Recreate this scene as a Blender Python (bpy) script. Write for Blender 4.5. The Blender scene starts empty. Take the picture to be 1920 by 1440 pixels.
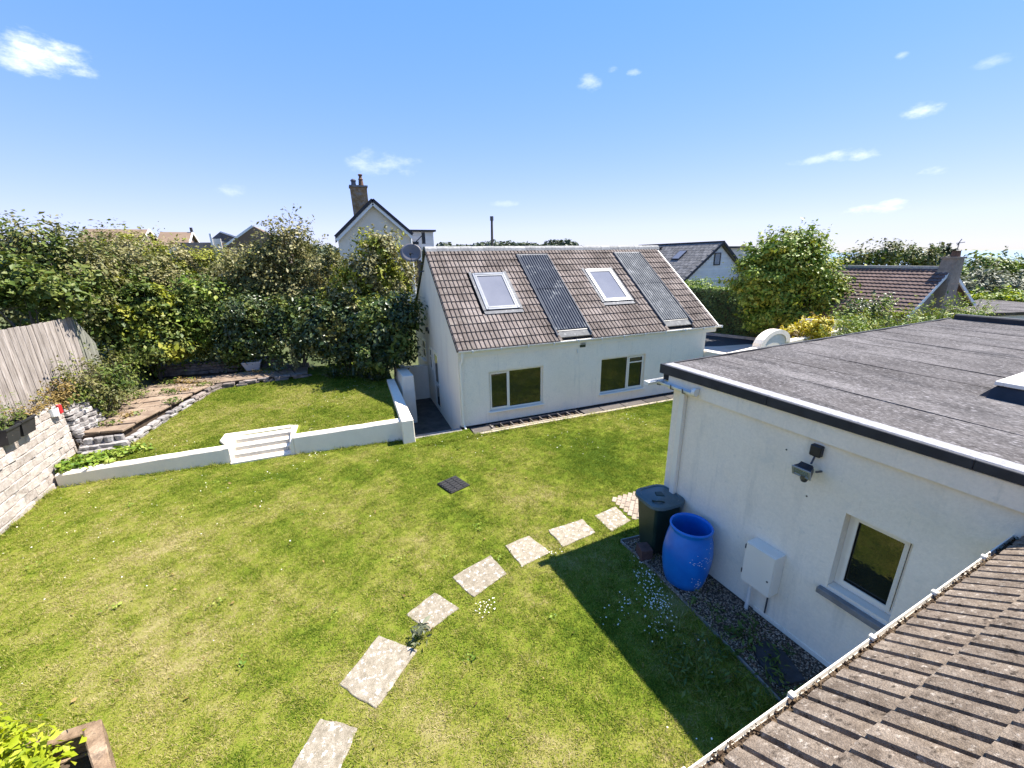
import bpy, bmesh, math, random
import numpy as np
from mathutils import Vector, Matrix, Euler

rad = math.radians
random.seed(7)
RNG = np.random.default_rng(11)
S = bpy.context.scene
COL = S.collection

# ------------------------------------------------------------------ camera
PITCH, ROLL, YAW = rad(17.15), rad(-0.9), rad(22.0)
CAM_H = 5.2


def camera_matrix():
    fw = Vector((0, math.cos(PITCH), -math.sin(PITCH)))
    r = Vector((1, 0, 0))
    u = r.cross(fw)
    r2 = r * math.cos(ROLL) + u * math.sin(ROLL)
    u2 = -r * math.sin(ROLL) + u * math.cos(ROLL)
    rot = Matrix.Rotation(-YAW, 3, 'Z')
    r2, u2, fw = rot @ r2, rot @ u2, rot @ fw
    m = Matrix(((r2.x, u2.x, -fw.x, 0), (r2.y, u2.y, -fw.y, 0), (r2.z, u2.z, -fw.z, CAM_H), (0, 0, 0, 1)))
    return m


cam_data = bpy.data.cameras.new("camera")
cam_data.sensor_width = 36.0
cam_data.lens = 770.0 / 1920.0 * 36.0
cam_data.clip_start = 0.05
cam_data.clip_end = 60000
cam = bpy.data.objects.new("camera", cam_data)
cam.matrix_world = camera_matrix()
COL.objects.link(cam)
S.camera = cam

# ------------------------------------------------------------------ sky, sun, exposure
SUN_AZ, SUN_EL = rad(90.2), rad(57.0)
W = bpy.data.worlds.new("World")
S.world = W
W.use_nodes = True
S.view_settings.view_transform = 'Standard'
S.view_settings.look = 'None'
S.view_settings.gamma = 1.0
S.view_settings.use_curve_mapping = False
S.view_settings.exposure = 2.52
SKY_STRENGTH, SKY_GAMMA, SKY_SAT, SKY_GAIN = 0.125, 0.37, 2.5, 1.12


def build_world():
    nt = W.node_tree
    N, L = nt.nodes, nt.links
    N.clear()
    out = N.new('ShaderNodeOutputWorld')
    bg = N.new('ShaderNodeBackground')
    bg.inputs['Strength'].default_value = SKY_STRENGTH
    sky = N.new('ShaderNodeTexSky')
    sky.sky_type = 'NISHITA'
    sky.sun_disc = False
    sky.sun_elevation = SUN_EL
    sky.sun_rotation = SUN_AZ
    sky.altitude = 50
    sky.air_density = 1.0
    sky.dust_density = 0.0
    sky.ozone_density = 2.0
    hs = N.new('ShaderNodeHueSaturation')
    hs.inputs['Saturation'].default_value = SKY_SAT
    hs.inputs['Hue'].default_value = 0.515
    gm = N.new('ShaderNodeGamma')
    gm.inputs['Gamma'].default_value = SKY_GAMMA
    L.new(sky.outputs[0], gm.inputs['Color'])
    L.new(gm.outputs[0], hs.inputs['Color'])
    hs.inputs['Value'].default_value = SKY_GAIN
    tc = N.new('ShaderNodeTexCoord')
    sep = N.new('ShaderNodeSeparateXYZ')
    L.new(tc.outputs['Generated'], sep.inputs[0])

    def math_n(op, a, b=None, c=None):
        n = N.new('ShaderNodeMath')
        n.operation = op
        for i, v in enumerate((a, b, c)):
            if v is None:
                continue
            if isinstance(v, (int, float)):
                n.inputs[i].default_value = v
            else:
                L.new(v, n.inputs[i])
        return n.outputs[0]
    az = math_n('ARCTAN2', sep.outputs[0], sep.outputs[1])
    el = math_n('ARCSINE', sep.outputs[2])
    nz = N.new('ShaderNodeTexNoise')
    nz.inputs['Scale'].default_value = 26
    nz.inputs['Detail'].default_value = 7
    nz.inputs['Roughness'].default_value = 0.62
    mp = N.new('ShaderNodeMapping')
    mp.inputs['Scale'].default_value = (1, 1, 2.2)
    L.new(tc.outputs['Generated'], mp.inputs[0])
    L.new(mp.outputs[0], nz.inputs['Vector'])
    noise = math_n('SUBTRACT', nz.outputs[0], 0.5)
    # small fair-weather wisps: azimuth, elevation, half sizes, density
    wisps = [(-0.3713, 0.2900, 0.066, 0.030, .95), (-0.4097, 0.2748, 0.040, 0.021, .8), (0.553, 0.3273, 0.030, 0.018, .45),
             (0.5977, 0.3446, 0.015, 0.007, .4), (0.6417, 0.3367, 0.019, 0.007, .45), (0.1184, 0.189, 0.096, 0.026, .36),
             (0.0900, 0.196, 0.045, 0.022, .40), (1.1028, 0.2111, 0.034, 0.013, .6), (1.0218, 0.1599, 0.058, 0.0115, .6),
             (0.9756, 0.1585, 0.054, 0.0080, .4), (1.1398, 0.122, 0.026, 0.0093, .5), (1.0744, 0.0706, 0.054, 0.0125, .6),
             (1.091, 0.0770, 0.026, 0.0100, .6), (-0.1669, 0.128, 0.034, 0.0125, .28), (1.0644, 0.2891, 0.010, 0.006, .3),
             (0.3724, 0.1145, 0.036, 0.0085, .22), (1.1718, 0.2558, 0.024, 0.009, .3)]
    total = None
    for a0, e0, wa, we, dens in wisps:
        da = math_n('DIVIDE', math_n('SUBTRACT', az, a0), wa)
        de = math_n('DIVIDE', math_n('SUBTRACT', el, e0), we)
        d2 = math_n('ADD', math_n('MULTIPLY', da, da), math_n('MULTIPLY', de, de))
        v = math_n('ADD', math_n('SUBTRACT', 0.85, d2), math_n('MULTIPLY', noise, 3.2))
        mr = N.new('ShaderNodeMapRange')
        mr.interpolation_type = 'SMOOTHSTEP'
        L.new(v, mr.inputs[0])
        mr.inputs[1].default_value = 0.0
        mr.inputs[2].default_value = 1.7
        mr.inputs[4].default_value = dens
        lim = math_n('MULTIPLY', mr.outputs[0], math_n('LESS_THAN', d2, 2.4))
        fall = N.new('ShaderNodeMapRange')
        L.new(d2, fall.inputs[0])
        fall.inputs[1].default_value = 0.7
        fall.inputs[2].default_value = 2.2
        fall.inputs[3].default_value = 1.0
        fall.inputs[4].default_value = 0.0
        m = math_n('MULTIPLY', lim, fall.outputs[0])
        total = m if total is None else math_n('MAXIMUM', total, m)
    mix = N.new('ShaderNodeMix')
    mix.data_type = 'RGBA'
    L.new(total, mix.inputs[0])
    # soft shoulder, so that the horizon stays pale blue instead of clipping
    den = N.new('ShaderNodeVectorMath')
    den.operation = 'MULTIPLY_ADD'
    den.inputs[1].default_value = (1 / 2.9, 1 / 3.0, 1 / 12)
    den.inputs[2].default_value = (1, 1, 1)
    L.new(hs.outputs[0], den.inputs[0])
    sh = N.new('ShaderNodeVectorMath')
    sh.operation = 'DIVIDE'
    L.new(hs.outputs[0], sh.inputs[0])
    L.new(den.outputs[0], sh.inputs[1])
    L.new(sh.outputs[0], mix.inputs[6])
    mix.inputs[7].default_value = (2.15, 2.22, 2.45, 1)
    L.new(mix.outputs[2], bg.inputs['Color'])
    L.new(bg.outputs[0], out.inputs[0])


build_world()

sun_data = bpy.data.lights.new("sun", 'SUN')
sun_data.energy = 2.35
sun_data.angle = rad(0.53)
sun_data.color = (1.0, 0.955, 0.88)
sun = bpy.data.objects.new("sun", sun_data)
to_sun = Vector((math.cos(SUN_EL) * math.sin(SUN_AZ), math.cos(SUN_EL) * math.cos(SUN_AZ), math.sin(SUN_EL)))
sun.rotation_euler = (-to_sun).to_track_quat('-Z', 'Y').to_euler()
sun.location = to_sun * 60
COL.objects.link(sun)

# ------------------------------------------------------------------ materials


def mat(name, cols, scale=4.0, detail=6, nrough=0.6, rough=0.8, spec=0.3, bump=0.0, bscale=80, bdist=0.01,
        spots=(), speckle=0.0, sscale=120, rnd=0.0, isl=False, stretch=(1, 1, 1), coords='pos', metal=0.0,
        ramp=(0.3, 0.7), transl=0.0, coat=0.0, ior=1.45, tramp=None):
    """procedural material: noise -> colour ramp, blotches of further colours, fine speckle, per-piece tint, bump"""
    m = bpy.data.materials.new(name)
    m.use_nodes = True
    nt = m.node_tree
    N, L = nt.nodes, nt.links
    b = N['Principled BSDF']
    b.inputs['Roughness'].default_value = rough
    b.inputs['Metallic'].default_value = metal
    b.inputs['IOR'].default_value = ior
    b.inputs['Specular IOR Level'].default_value = spec
    if coat:
        b.inputs['Coat Weight'].default_value = coat
    if coords == 'pos':
        g = N.new('ShaderNodeNewGeometry')
        src = g.outputs['Position']
    else:
        g = N.new('ShaderNodeTexCoord')
        src = g.outputs['Object']
    mp = N.new('ShaderNodeMapping')
    mp.inputs['Scale'].default_value = stretch
    L.new(src, mp.inputs[0])
    vec = mp.outputs[0]

    def noise(sc, det=4, ro=0.6, st=None):
        vec = mp.outputs[0]
        if st:
            m2 = N.new('ShaderNodeMapping')
            m2.inputs['Scale'].default_value = st
            L.new(src, m2.inputs[0])
            vec = m2.outputs[0]
        n = N.new('ShaderNodeTexNoise')
        n.inputs['Scale'].default_value = sc
        n.inputs['Detail'].default_value = det
        n.inputs['Roughness'].default_value = ro
        L.new(vec, n.inputs['Vector'])
        return n.outputs[0]
    cr = N.new('ShaderNodeValToRGB')
    els = cr.color_ramp.elements
    n = len(cols)
    lo, hi = ramp
    while len(els) < n:
        els.new(0.5)
    while len(els) > max(n, 1):
        els.remove(els[-1])
    for i, c in enumerate(cols):
        els[i].position = lo + (hi - lo) * (i / max(n - 1, 1))
        els[i].color = (*c, 1)
    if isl:
        gi = N.new('ShaderNodeNewGeometry')
        mixf = N.new('ShaderNodeMath')
        mixf.operation = 'MULTIPLY_ADD'
        L.new(gi.outputs['Random Per Island'], mixf.inputs[0])
        mixf.inputs[1].default_value = isl if not isinstance(isl, bool) else 0.5
        sub = N.new('ShaderNodeMath')
        sub.operation = 'MULTIPLY_ADD'
        L.new(noise(scale, detail, nrough), sub.inputs[0])
        sub.inputs[1].default_value = 1.0
        sub.inputs[2].default_value = -0.5 * mixf.inputs[1].default_value
        L.new(sub.outputs[0], mixf.inputs[2])
        L.new(mixf.outputs[0], cr.inputs[0])
    else:
        L.new(noise(scale, detail, nrough), cr.inputs[0])
    col = cr.outputs[0]
    for sp_ in spots:
        c, sc, slo, shi, amt = sp_[:5]
        mr = N.new('ShaderNodeMapRange')
        L.new(noise(sc, 5, 0.65, sp_[5] if len(sp_) > 5 else None), mr.inputs[0])
        mr.inputs[1].default_value = slo
        mr.inputs[2].default_value = shi
        mr.inputs[3].default_value = 0
        mr.inputs[4].default_value = amt
        mx = N.new('ShaderNodeMix')
        mx.data_type = 'RGBA'
        L.new(mr.outputs[0], mx.inputs[0])
        L.new(col, mx.inputs[6])
        mx.inputs[7].default_value = (*c, 1)
        col = mx.outputs[2]
    if speckle:
        mr = N.new('ShaderNodeMapRange')
        L.new(noise(sscale, 2, 0.7), mr.inputs[0])
        mr.inputs[1].default_value = 0.3
        mr.inputs[2].default_value = 0.7
        mr.inputs[3].default_value = 1 - speckle
        mr.inputs[4].default_value = 1 + speckle
        hv = N.new('ShaderNodeHueSaturation')
        L.new(mr.outputs[0], hv.inputs['Value'])
        L.new(col, hv.inputs['Color'])
        col = hv.outputs[0]
    if rnd:
        oi = N.new('ShaderNodeObjectInfo')
        mr = N.new('ShaderNodeMapRange')
        L.new(oi.outputs['Random'], mr.inputs[0])
        mr.inputs[3].default_value = 1 - rnd
        mr.inputs[4].default_value = 1 + rnd
        hv = N.new('ShaderNodeHueSaturation')
        L.new(mr.outputs[0], hv.inputs['Value'])
        L.new(col, hv.inputs['Color'])
        col = hv.outputs[0]
    L.new(col, b.inputs['Base Color'])
    if bump:
        bp = N.new('ShaderNodeBump')
        bp.inputs['Strength'].default_value = bump
        bp.inputs['Distance'].default_value = bdist
        L.new(noise(bscale, 4, 0.6), bp.inputs['Height'])
        L.new(bp.outputs[0], b.inputs['Normal'])
    if transl:
        tr = N.new('ShaderNodeBsdfTranslucent')
        hv = N.new('ShaderNodeHueSaturation')
        hv.inputs['Value'].default_value = 1.3
        hv.inputs['Saturation'].default_value = 1.1
        L.new(col, hv.inputs['Color'])
        L.new(hv.outputs[0], tr.inputs[0])
        ms = N.new('ShaderNodeMixShader')
        ms.inputs[0].default_value = transl
        L.new(b.outputs[0], ms.inputs[1])
        L.new(tr.outputs[0], ms.inputs[2])
        L.new(ms.outputs[0], N['Material Output'].inputs[0])
    return m


M = {}
M['render'] = mat('white_render', [(.835, .73, .575), (.865, .76, .605), (.875, .775, .625)], scale=1.3, rough=.9, spec=.15, bump=.5, bscale=42,
                  bdist=.008, spots=[((.56, .55, .50), 2.4, .56, .80, .38), ((.42, .43, .38), 7.5, .63, .78, .35), ((.47, .44, .37), 4.5, .57, .80, .42, (1, 1, .10)), ((.40, .41, .33), 13, .62, .80, .30, (1, 1, .12))], speckle=.045, sscale=24)
M['render_streaked'] = mat('streaked_white_render', [(.78, .68, .54), (.845, .75, .60), (.865, .77, .62)], scale=1.6, stretch=(1, 1, .28), rough=.9, spec=.15,
                           bump=.3, bscale=60, bdist=.006, spots=[((.50, .52, .55), 1.5, .58, .80, .35)], speckle=.02, sscale=26)
M['wall_paint'] = mat('white_wall_paint', [(.78, .69, .56), (.855, .77, .63)], scale=2.6, rough=.88, spec=.15, bump=.5, bscale=35, bdist=.010,
                      spots=[((.50, .52, .50), 3.5, .60, .80, .45)], speckle=.03, sscale=40)
M['riser_shade'] = mat('riser_shade_grey', [(.34, .325, .29), (.46, .44, .40)], scale=7, rough=.9, spots=[((.24, .235, .20), 9, .58, .75, .5)])  # grey standing in for shade on the step risers, with darker spots
M['upvc'] = mat('white_upvc', [(.80, .725, .60), (.83, .755, .63)], scale=3, rough=.35, spec=.5)
M['frame_grey'] = mat('grey_white_frame', [(.17, .175, .185), (.25, .255, .26)], scale=7, rough=.45, spec=.4)
M['upvc_grey'] = mat('weathered_white_upvc', [(.60, .59, .54), (.74, .72, .67)], scale=7, rough=.4, spec=.45, spots=[((.40, .42, .36), 9, .60, .78, .4)])
M['black_plastic'] = mat('black_plastic', [(.018, .018, .020), (.03, .03, .033)], rough=.45, spec=.4)
M['black_plinth'] = mat('black_bitumen_plinth', [(.015, .015, .017), (.04, .038, .035)], scale=6, rough=.8)
M['glass'] = mat('dark_window_glass', [(.008, .009, .008), (.020, .021, .017)], scale=2.5, rough=.02, spec=.7, ior=1.6, bump=.07, bscale=2.2, bdist=.06)
M['skylight_glass'] = mat('blind_backed_glass', [(.150, .152, .172), (.185, .186, .205)], scale=1, rough=.05, spec=.6)
M['clear_plastic'] = mat('rooflight_dome_plastic', [(.55, .62, .68), (.62, .68, .72)], scale=1, rough=.08, spec=.6)
M['cottage_tile'] = mat('brown_concrete_tile', [(.095, .076, .064), (.148, .120, .102), (.20, .166, .144)], scale=1.1, rough=.9, spec=.12, bump=.5, bscale=70,
                        bdist=.006, spots=[((.34, .31, .29), 11, .55, .75, .6), ((.30, .27, .22), 2.3, .56, .76, .35)], speckle=.22, sscale=60, rnd=.20)
M['near_tile'] = mat('weathered_sandy_tile', [(.092, .068, .048), (.180, .140, .104), (.275, .222, .168)], scale=9, detail=10, nrough=.78, rough=.95, spec=.1, bump=.9,
                     bscale=90, bdist=.008, spots=[((.42, .36, .29), 30, .57, .67, .7), ((.030, .022, .016), 22, .56, .66, .85), ((.26, .195, .13), 3, .55, .75, .5)], speckle=.42,
                     sscale=230, rnd=.13)
M['ridge'] = mat('pale_ridge_mortar', [(.24, .235, .22), (.38, .37, .35)], scale=9, rough=.95, spec=.1, bump=.6, bscale=60, spots=[((.14, .13, .12), 14, .56, .72, .6)], rnd=.15)
M['roof_under'] = mat('dark_underlay', [(.02, .018, .017), (.03, .028, .026)], rough=.9)
M['mossy'] = mat('mossy_verge_board', [(.045, .055, .03), (.11, .12, .07)], scale=8, rough=.95, bump=.5, bscale=50)
M['sheet_dark'] = mat('grey_corrugated_plastic', [(.032, .038, .052), (.062, .070, .086)], scale=2, rough=.6, spec=.12, spots=[((.30, .30, .28), 2.4, .57, .74, .8)])
M['sheet_pale'] = mat('chalky_corrugated_plastic', [(.105, .107, .107), (.175, .175, .165)], scale=3, rough=.65, spec=.12, spots=[((.40, .39, .36), 3.2, .52, .74, .8), ((.10, .11, .12), 5, .62, .75, .5)])
M['lead'] = mat('lead_flashing', [(.10, .10, .105), (.16, .158, .155)], scale=8, rough=.7, spec=.3, spots=[((.42, .42, .39), 9, .55, .7, .6)])
M['apron'] = mat('mossy_lead_apron', [(.085, .085, .085), (.15, .148, .14)], scale=6, rough=.8, spots=[((.34, .34, .31), 7, .55, .7, .7)])
M['alu'] = mat('grey_aluminium_cladding', [(.13, .14, .16), (.20, .21, .23)], scale=3, rough=.4, spec=.4, metal=.2)
M['felt'] = mat('mineral_roofing_felt', [(.050, .044, .041), (.090, .081, .077), (.140, .128, .123)], scale=1.3, detail=9, nrough=.65, rough=.95, spec=.15, bump=.8, bscale=150,
                bdist=.004, spots=[((.022, .021, .022), 2.2, .50, .70, .75), ((.24, .225, .225), 38, .54, .68, .75)], speckle=.55, sscale=45, stretch=(1.0, .42, 1))
M['felt_edge'] = mat('pale_gritty_edge', [(.20, .195, .195), (.34, .33, .33)], scale=20, rough=.95, speckle=.3, sscale=120)
M['trim_black'] = mat('black_roof_trim', [(.022, .022, .025), (.04, .04, .043)], scale=5, rough=.6, spec=.3)
M['bin_green'] = mat('dark_green_bin', [(.010, .026, .020), (.018, .038, .030)], scale=5, rough=.45, spec=.4)
M['bin_lid'] = mat('blue_green_bin_lid', [(.055, .088, .092), (.085, .125, .13)], scale=5, rough=.42, spec=.45, spots=[((.16, .19, .18), 10, .60, .75, .5)])
M['barrel'] = mat('blue_plastic_drum', [(.004, .120, .46), (.008, .180, .58)], scale=3, rough=.34, spec=.5, coords='obj',
                  spots=[((.10, .22, .60), 5, .60, .8, .4)])
M['flake'] = mat('peeling_white_label', [(.5, .55, .6), (.7, .72, .74)], scale=20, rough=.7)
M['meter'] = mat('white_meter_box', [(.77, .695, .575), (.81, .735, .61)], scale=4, rough=.5, spec=.4)
M['slab'] = mat('exposed_aggregate_slab', [(.16, .135, .095), (.25, .212, .155), (.34, .295, .23)], scale=10, detail=8, nrough=.7, rough=.95, spec=.1, bump=.9, bscale=70, bdist=.01,
                spots=[((.66, .62, .57), 13, .57, .64, .85), ((.13, .095, .07), 28, .60, .70, .5)], speckle=.25, sscale=70, rnd=.1)
M['paver'] = mat('buff_block_paver', [(.27, .21, .155), (.37, .30, .235)], scale=9, rough=.95, bump=.5, bscale=90, speckle=.15, rnd=.2)
M['terracotta'] = mat('sandstone_flag', [(.155, .108, .075), (.235, .172, .122), (.30, .23, .17)], scale=3, rough=.95, bump=.7, bscale=28, bdist=.012,
                      spots=[((.12, .085, .06), 6, .56, .72, .55), ((.42, .35, .29), 10, .58, .74, .4)], speckle=.15, sscale=60, rnd=.16)
M['rubble'] = mat('grey_rubble_stone', [(.17, .15, .14), (.30, .275, .26), (.42, .40, .38)], scale=5, rough=.95, bump=.8, bscale=30, bdist=.015,
                  spots=[((.10, .085, .075), 9, .55, .7, .5)], speckle=.2, rnd=.28)
M['old_stone'] = mat('weathered_ledge_stone', [(.10, .078, .065), (.19, .155, .135), (.26, .22, .20)], scale=6, rough=.95, bump=.8, bscale=30, bdist=.015,
                     spots=[((.055, .07, .03), 5, .54, .7, .5)], rnd=.25)
M['block'] = mat('limewashed_block', [(.26, .215, .18), (.41, .355, .31), (.52, .465, .415)], scale=5, detail=8, nrough=.7, rough=.95, spec=.1, bump=1.0, bscale=26, bdist=.02,
                 spots=[((.22, .18, .15), 9, .60, .74, .5), ((.62, .60, .57), 14, .58, .7, .5)], speckle=.12, sscale=60, rnd=.13)
M['mortar'] = mat('grey_mortar', [(.20, .175, .155), (.32, .29, .26)], scale=8, rough=.95, bump=.6, bscale=60)
M['fence'] = mat('silvered_fence_board', [(.17, .142, .12), (.29, .25, .22), (.40, .355, .32)], scale=5, detail=8, stretch=(5, 5, .45), rough=.9, spec=.15, bump=.6, bscale=18,
                 bdist=.006, spots=[((.11, .09, .075), 4, .58, .74, .6), ((.50, .48, .46), 16, .60, .72, .5)], rnd=.18)
M['fence_green'] = mat('grey_green_board', [(.15, .15, .12), (.24, .235, .19)], scale=5, stretch=(5, 5, .5), rough=.9, rnd=.12)  # grey-green, darker than the main fence boards
M['plank'] = mat('old_grey_plank', [(.055, .047, .040), (.11, .095, .085)], scale=6, stretch=(.5, 5, 5), rough=.9, bump=.5, bscale=40, rnd=.3)
M['batten'] = mat('pale_timber_batten', [(.30, .245, .175), (.42, .36, .27)], scale=7, stretch=(.5, 5, 5), rough=.9, bump=.3, bscale=40, rnd=.15)
M['sleeper'] = mat('weathered_sleeper', [(.12, .075, .045), (.23, .155, .095), (.34, .245, .16)], scale=6, detail=9, stretch=(1, 1, 3), rough=.95, bump=1.0, bscale=22, bdist=.015,
                   spots=[((.060, .038, .028), 7, .57, .68, .8)], speckle=.15, sscale=60)
M['concrete'] = mat('old_concrete', [(.17, .155, .14), (.28, .26, .235)], scale=4, rough=.95, bump=.5, bscale=50, spots=[((.09, .085, .07), 3, .54, .72, .6)], speckle=.1)
M['passage'] = mat('damp_passage_paving', [(.045, .040, .035), (.11, .098, .085)], scale=3, rough=.9, bump=.5, bscale=40, spots=[((.05, .065, .03), 4, .55, .7, .5)])
M['slate_cover'] = mat('dark_slate_cover', [(.020, .021, .024), (.045, .045, .048)], scale=9, rough=.6, bump=.5, bscale=40)
M['rubber'] = mat('black_ribbed_cover', [(.016, .016, .017), (.035, .033, .032)], scale=10, rough=.7)
M['brick_dark'] = mat('dark_red_brick', [(.085, .045, .038), (.14, .075, .06)], scale=12, rough=.95, bump=.5, bscale=60)
M['gravel'] = mat('mixed_gravel', [(.15, .098, .065), (.31, .22, .155), (.48, .37, .27)], scale=1, isl=.9, rough=.9, ramp=(.15, .85))
M['soil'] = mat('dark_soil', [(.050, .034, .022), (.10, .072, .050)], scale=6, rough=1, bump=.8, bscale=40, bdist=.02)
M['asphalt'] = mat('road_asphalt', [(.040, .040, .042), (.060, .058, .058)], scale=3, rough=.9, bump=.5, bscale=120, speckle=.15, sscale=150)
M['drive'] = mat('pale_concrete_drive', [(.44, .355, .275), (.54, .445, .35)], scale=2, rough=.95, speckle=.08)
M['kerb'] = mat('kerb_stone', [(.25, .24, .22), (.36, .34, .32)], scale=5, rough=.95)
M['cream_render'] = mat('cream_gable_render', [(.60, .53, .43), (.70, .63, .52)], scale=.7, rough=.95, spots=[((.34, .31, .27), 1.2, .60, .8, .4)])
M['slate_roof'] = mat('grey_slate', [(.075, .072, .072), (.13, .125, .122), (.19, .18, .172)], scale=2, rough=.85, spots=[((.36, .35, .33), 5, .60, .72, .7), ((.10, .095, .05), 3, .58, .74, .4)], rnd=.22)
M['brown_roof'] = mat('brown_pantile', [(.105, .068, .058), (.175, .120, .10)], scale=1.5, rough=.92, speckle=.15, sscale=15, rnd=.1)
M['far_roof'] = mat('far_brown_tiles', [(.16, .11, .075), (.22, .155, .105)], scale=.6, rough=.95)
M['far_wall'] = mat('far_pale_wall', [(.58, .53, .46), (.68, .63, .55)], scale=.6, rough=.95)
M['far_brick'] = mat('far_brown_brick', [(.22, .16, .13), (.30, .24, .20)], scale=2, rough=.95)
M['shingle'] = mat('white_hung_tile', [(.66, .62, .56), (.76, .72, .65)], scale=2, rough=.8, rnd=.06)
M['dark_frame'] = mat('dark_window_frame', [(.02, .02, .025), (.035, .033, .035)], rough=.5)
M['chimney'] = mat('lichened_chimney_brick', [(.17, .10, .05), (.25, .16, .08), (.26, .235, .21)], scale=3.5, rough=.95, bump=.5, bscale=20, spots=[((.38, .37, .34), 4, .58, .7, .6)], speckle=.2, sscale=18)
M['grey_chimney'] = mat('grey_rendered_chimney', [(.20, .155, .118), (.31, .25, .20)], scale=3, rough=.95, speckle=.15, sscale=20)
M['pot'] = mat('terracotta_chimney_pot', [(.10, .058, .038), (.15, .088, .058)], scale=5, rough=.9)
M['dish'] = mat('grey_dish_mesh', [(.15, .14, .145), (.22, .205, .21)], scale=2, rough=.5, metal=.3)
M['metal'] = mat('galvanised_metal', [(.40, .41, .42), (.52, .53, .53)], scale=10, rough=.4, metal=.7)
M['dark_metal'] = mat('dark_grey_metal', [(.06, .06, .065), (.12, .12, .125)], scale=10, rough=.4, metal=.5)
M['reflector'] = mat('lamp_reflector', [(.6, .6, .58), (.75, .75, .72)], scale=10, rough=.15, metal=.8)
M['pole'] = mat('weathered_pole_wood', [(.07, .06, .05), (.11, .095, .08)], scale=8, stretch=(4, 4, .5), rough=.9)
M['white_timber'] = mat('white_painted_timber', [(.66, .65, .62), (.74, .73, .70)], scale=4, rough=.7)
M['red'] = mat('red_plastic', [(.42, .02, .025), (.5, .03, .035)], rough=.4)
M['glazed_pot'] = mat('pale_plant_pot', [(.42, .39, .37), (.52, .49, .47)], scale=6, rough=.6)
M['sea'] = mat('sea_water', [(.19, .27, .34), (.22, .30, .36)], scale=.002, rough=.35, spec=.4)
M['terrain'] = mat('rough_ground', [(.035, .05, .015), (.07, .085, .03), (.10, .09, .045)], scale=.35, rough=1)
M['bark'] = mat('pale_bark', [(.10, .082, .062), (.20, .17, .135)], scale=8, stretch=(3, 3, .6), rough=.95, bump=.5, bscale=30)
M['petal'] = mat('white_petals', [(.76, .69, .56), (.84, .77, .64)], scale=30, rough=.7)
M['silt'] = mat('gutter_silt', [(.035, .022, .013), (.085, .058, .036), (.15, .115, .075)], scale=30, rough=1, bump=.8, bscale=90)
M['debris'] = mat('leaf_and_moss_debris', [(.03, .018, .010), (.075, .045, .024), (.14, .095, .055)], scale=1, isl=.9, rough=.95, ramp=(.15, .85))


def lawn_material(name, blade):
    m = bpy.data.materials.new(name)
    m.use_nodes = True
    nt = m.node_tree
    N, L = nt.nodes, nt.links
    b = N['Principled BSDF']
    b.inputs['Roughness'].default_value = 1.0
    b.inputs['Specular IOR Level'].default_value = 0.04
    g = N.new('ShaderNodeNewGeometry')

    def noise(sc, det, ro, off=0.0):
        mp = N.new('ShaderNodeMapping')
        mp.inputs['Location'].default_value = (off, off * .7, 0)
        L.new(g.outputs['Position'], mp.inputs[0])
        n = N.new('ShaderNodeTexNoise')
        n.inputs['Scale'].default_value = sc
        n.inputs['Detail'].default_value = det
        n.inputs['Roughness'].default_value = ro
        L.new(mp.outputs[0], n.inputs['Vector'])
        return n.outputs[0]

    def mth(op, a, b_=None, c=None):
        n = N.new('ShaderNodeMath')
        n.operation = op
        for i, v in enumerate((a, b_, c)):
            if v is None:
                continue
            if isinstance(v, (int, float)):
                n.inputs[i].default_value = v
            else:
                L.new(v, n.inputs[i])
        return n.outputs[0]
    sep = N.new('ShaderNodeSeparateXYZ')
    L.new(g.outputs['Position'], sep.inputs[0])
    # lawn is lusher by the cottage and on the raised bed, drier in the open middle
    dry = mth('MULTIPLY_ADD', sep.outputs[1], -0.019, 0.20)
    dx = mth('MULTIPLY_ADD', sep.outputs[0], -0.018, 0.0)
    big = noise(.42, 5, .6)
    mid = noise(2.6, 5, .65, 7.3)
    fine = noise(17, 5, .7, 3.1)
    f = mth('ADD', mth('MULTIPLY', big, 1.6), mth('MULTIPLY', mid, .80))
    f = mth('ADD', f, mth('MULTIPLY', fine, .38))
    f = mth('ADD', f, mth('MULTIPLY', noise(46, 3, .7, 9.9), .85))
    f = mth('ADD', f, dry)
    f = mth('ADD', f, dx)
    f = mth('SUBTRACT', f, 1.47)
    if blade:
        f = mth('ADD', f, mth('MULTIPLY_ADD', g.outputs['Random Per Island'], .66, -.33))
    cr = N.new('ShaderNodeValToRGB')
    els = cr.color_ramp.elements
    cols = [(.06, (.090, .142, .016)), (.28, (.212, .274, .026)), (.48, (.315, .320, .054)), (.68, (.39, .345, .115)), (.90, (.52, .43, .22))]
    while len(els) < len(cols):
        els.new(.5)
    for i, (p, c) in enumerate(cols):
        els[i].position = p
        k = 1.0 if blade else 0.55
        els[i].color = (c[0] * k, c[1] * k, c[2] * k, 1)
    L.new(f, cr.inputs[0])
    L.new(cr.outputs[0], b.inputs['Base Color'])
    if blade:
        tr = N.new('ShaderNodeBsdfTranslucent')
        L.new(cr.outputs[0], tr.inputs[0])
        ms = N.new('ShaderNodeMixShader')
        ms.inputs[0].default_value = .45
        L.new(b.outputs[0], ms.inputs[1])
        L.new(tr.outputs[0], ms.inputs[2])
        L.new(ms.outputs[0], N['Material Output'].inputs[0])
    else:
        bp = N.new('ShaderNodeBump')
        bp.inputs['Strength'].default_value = .6
        bp.inputs['Distance'].default_value = .02
        L.new(noise(60, 3, .7), bp.inputs['Height'])
        L.new(bp.outputs[0], b.inputs['Normal'])
    return m


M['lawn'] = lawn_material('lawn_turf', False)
M['blade'] = lawn_material('grass_blades', True)


def leaf_mat(name, cols, rough=.5, transl=.17, spec=.28, scale=.9):
    return mat(name, cols, scale=scale, detail=3, rough=rough, spec=spec, isl=.55, transl=transl, ramp=(.18, .82))


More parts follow.
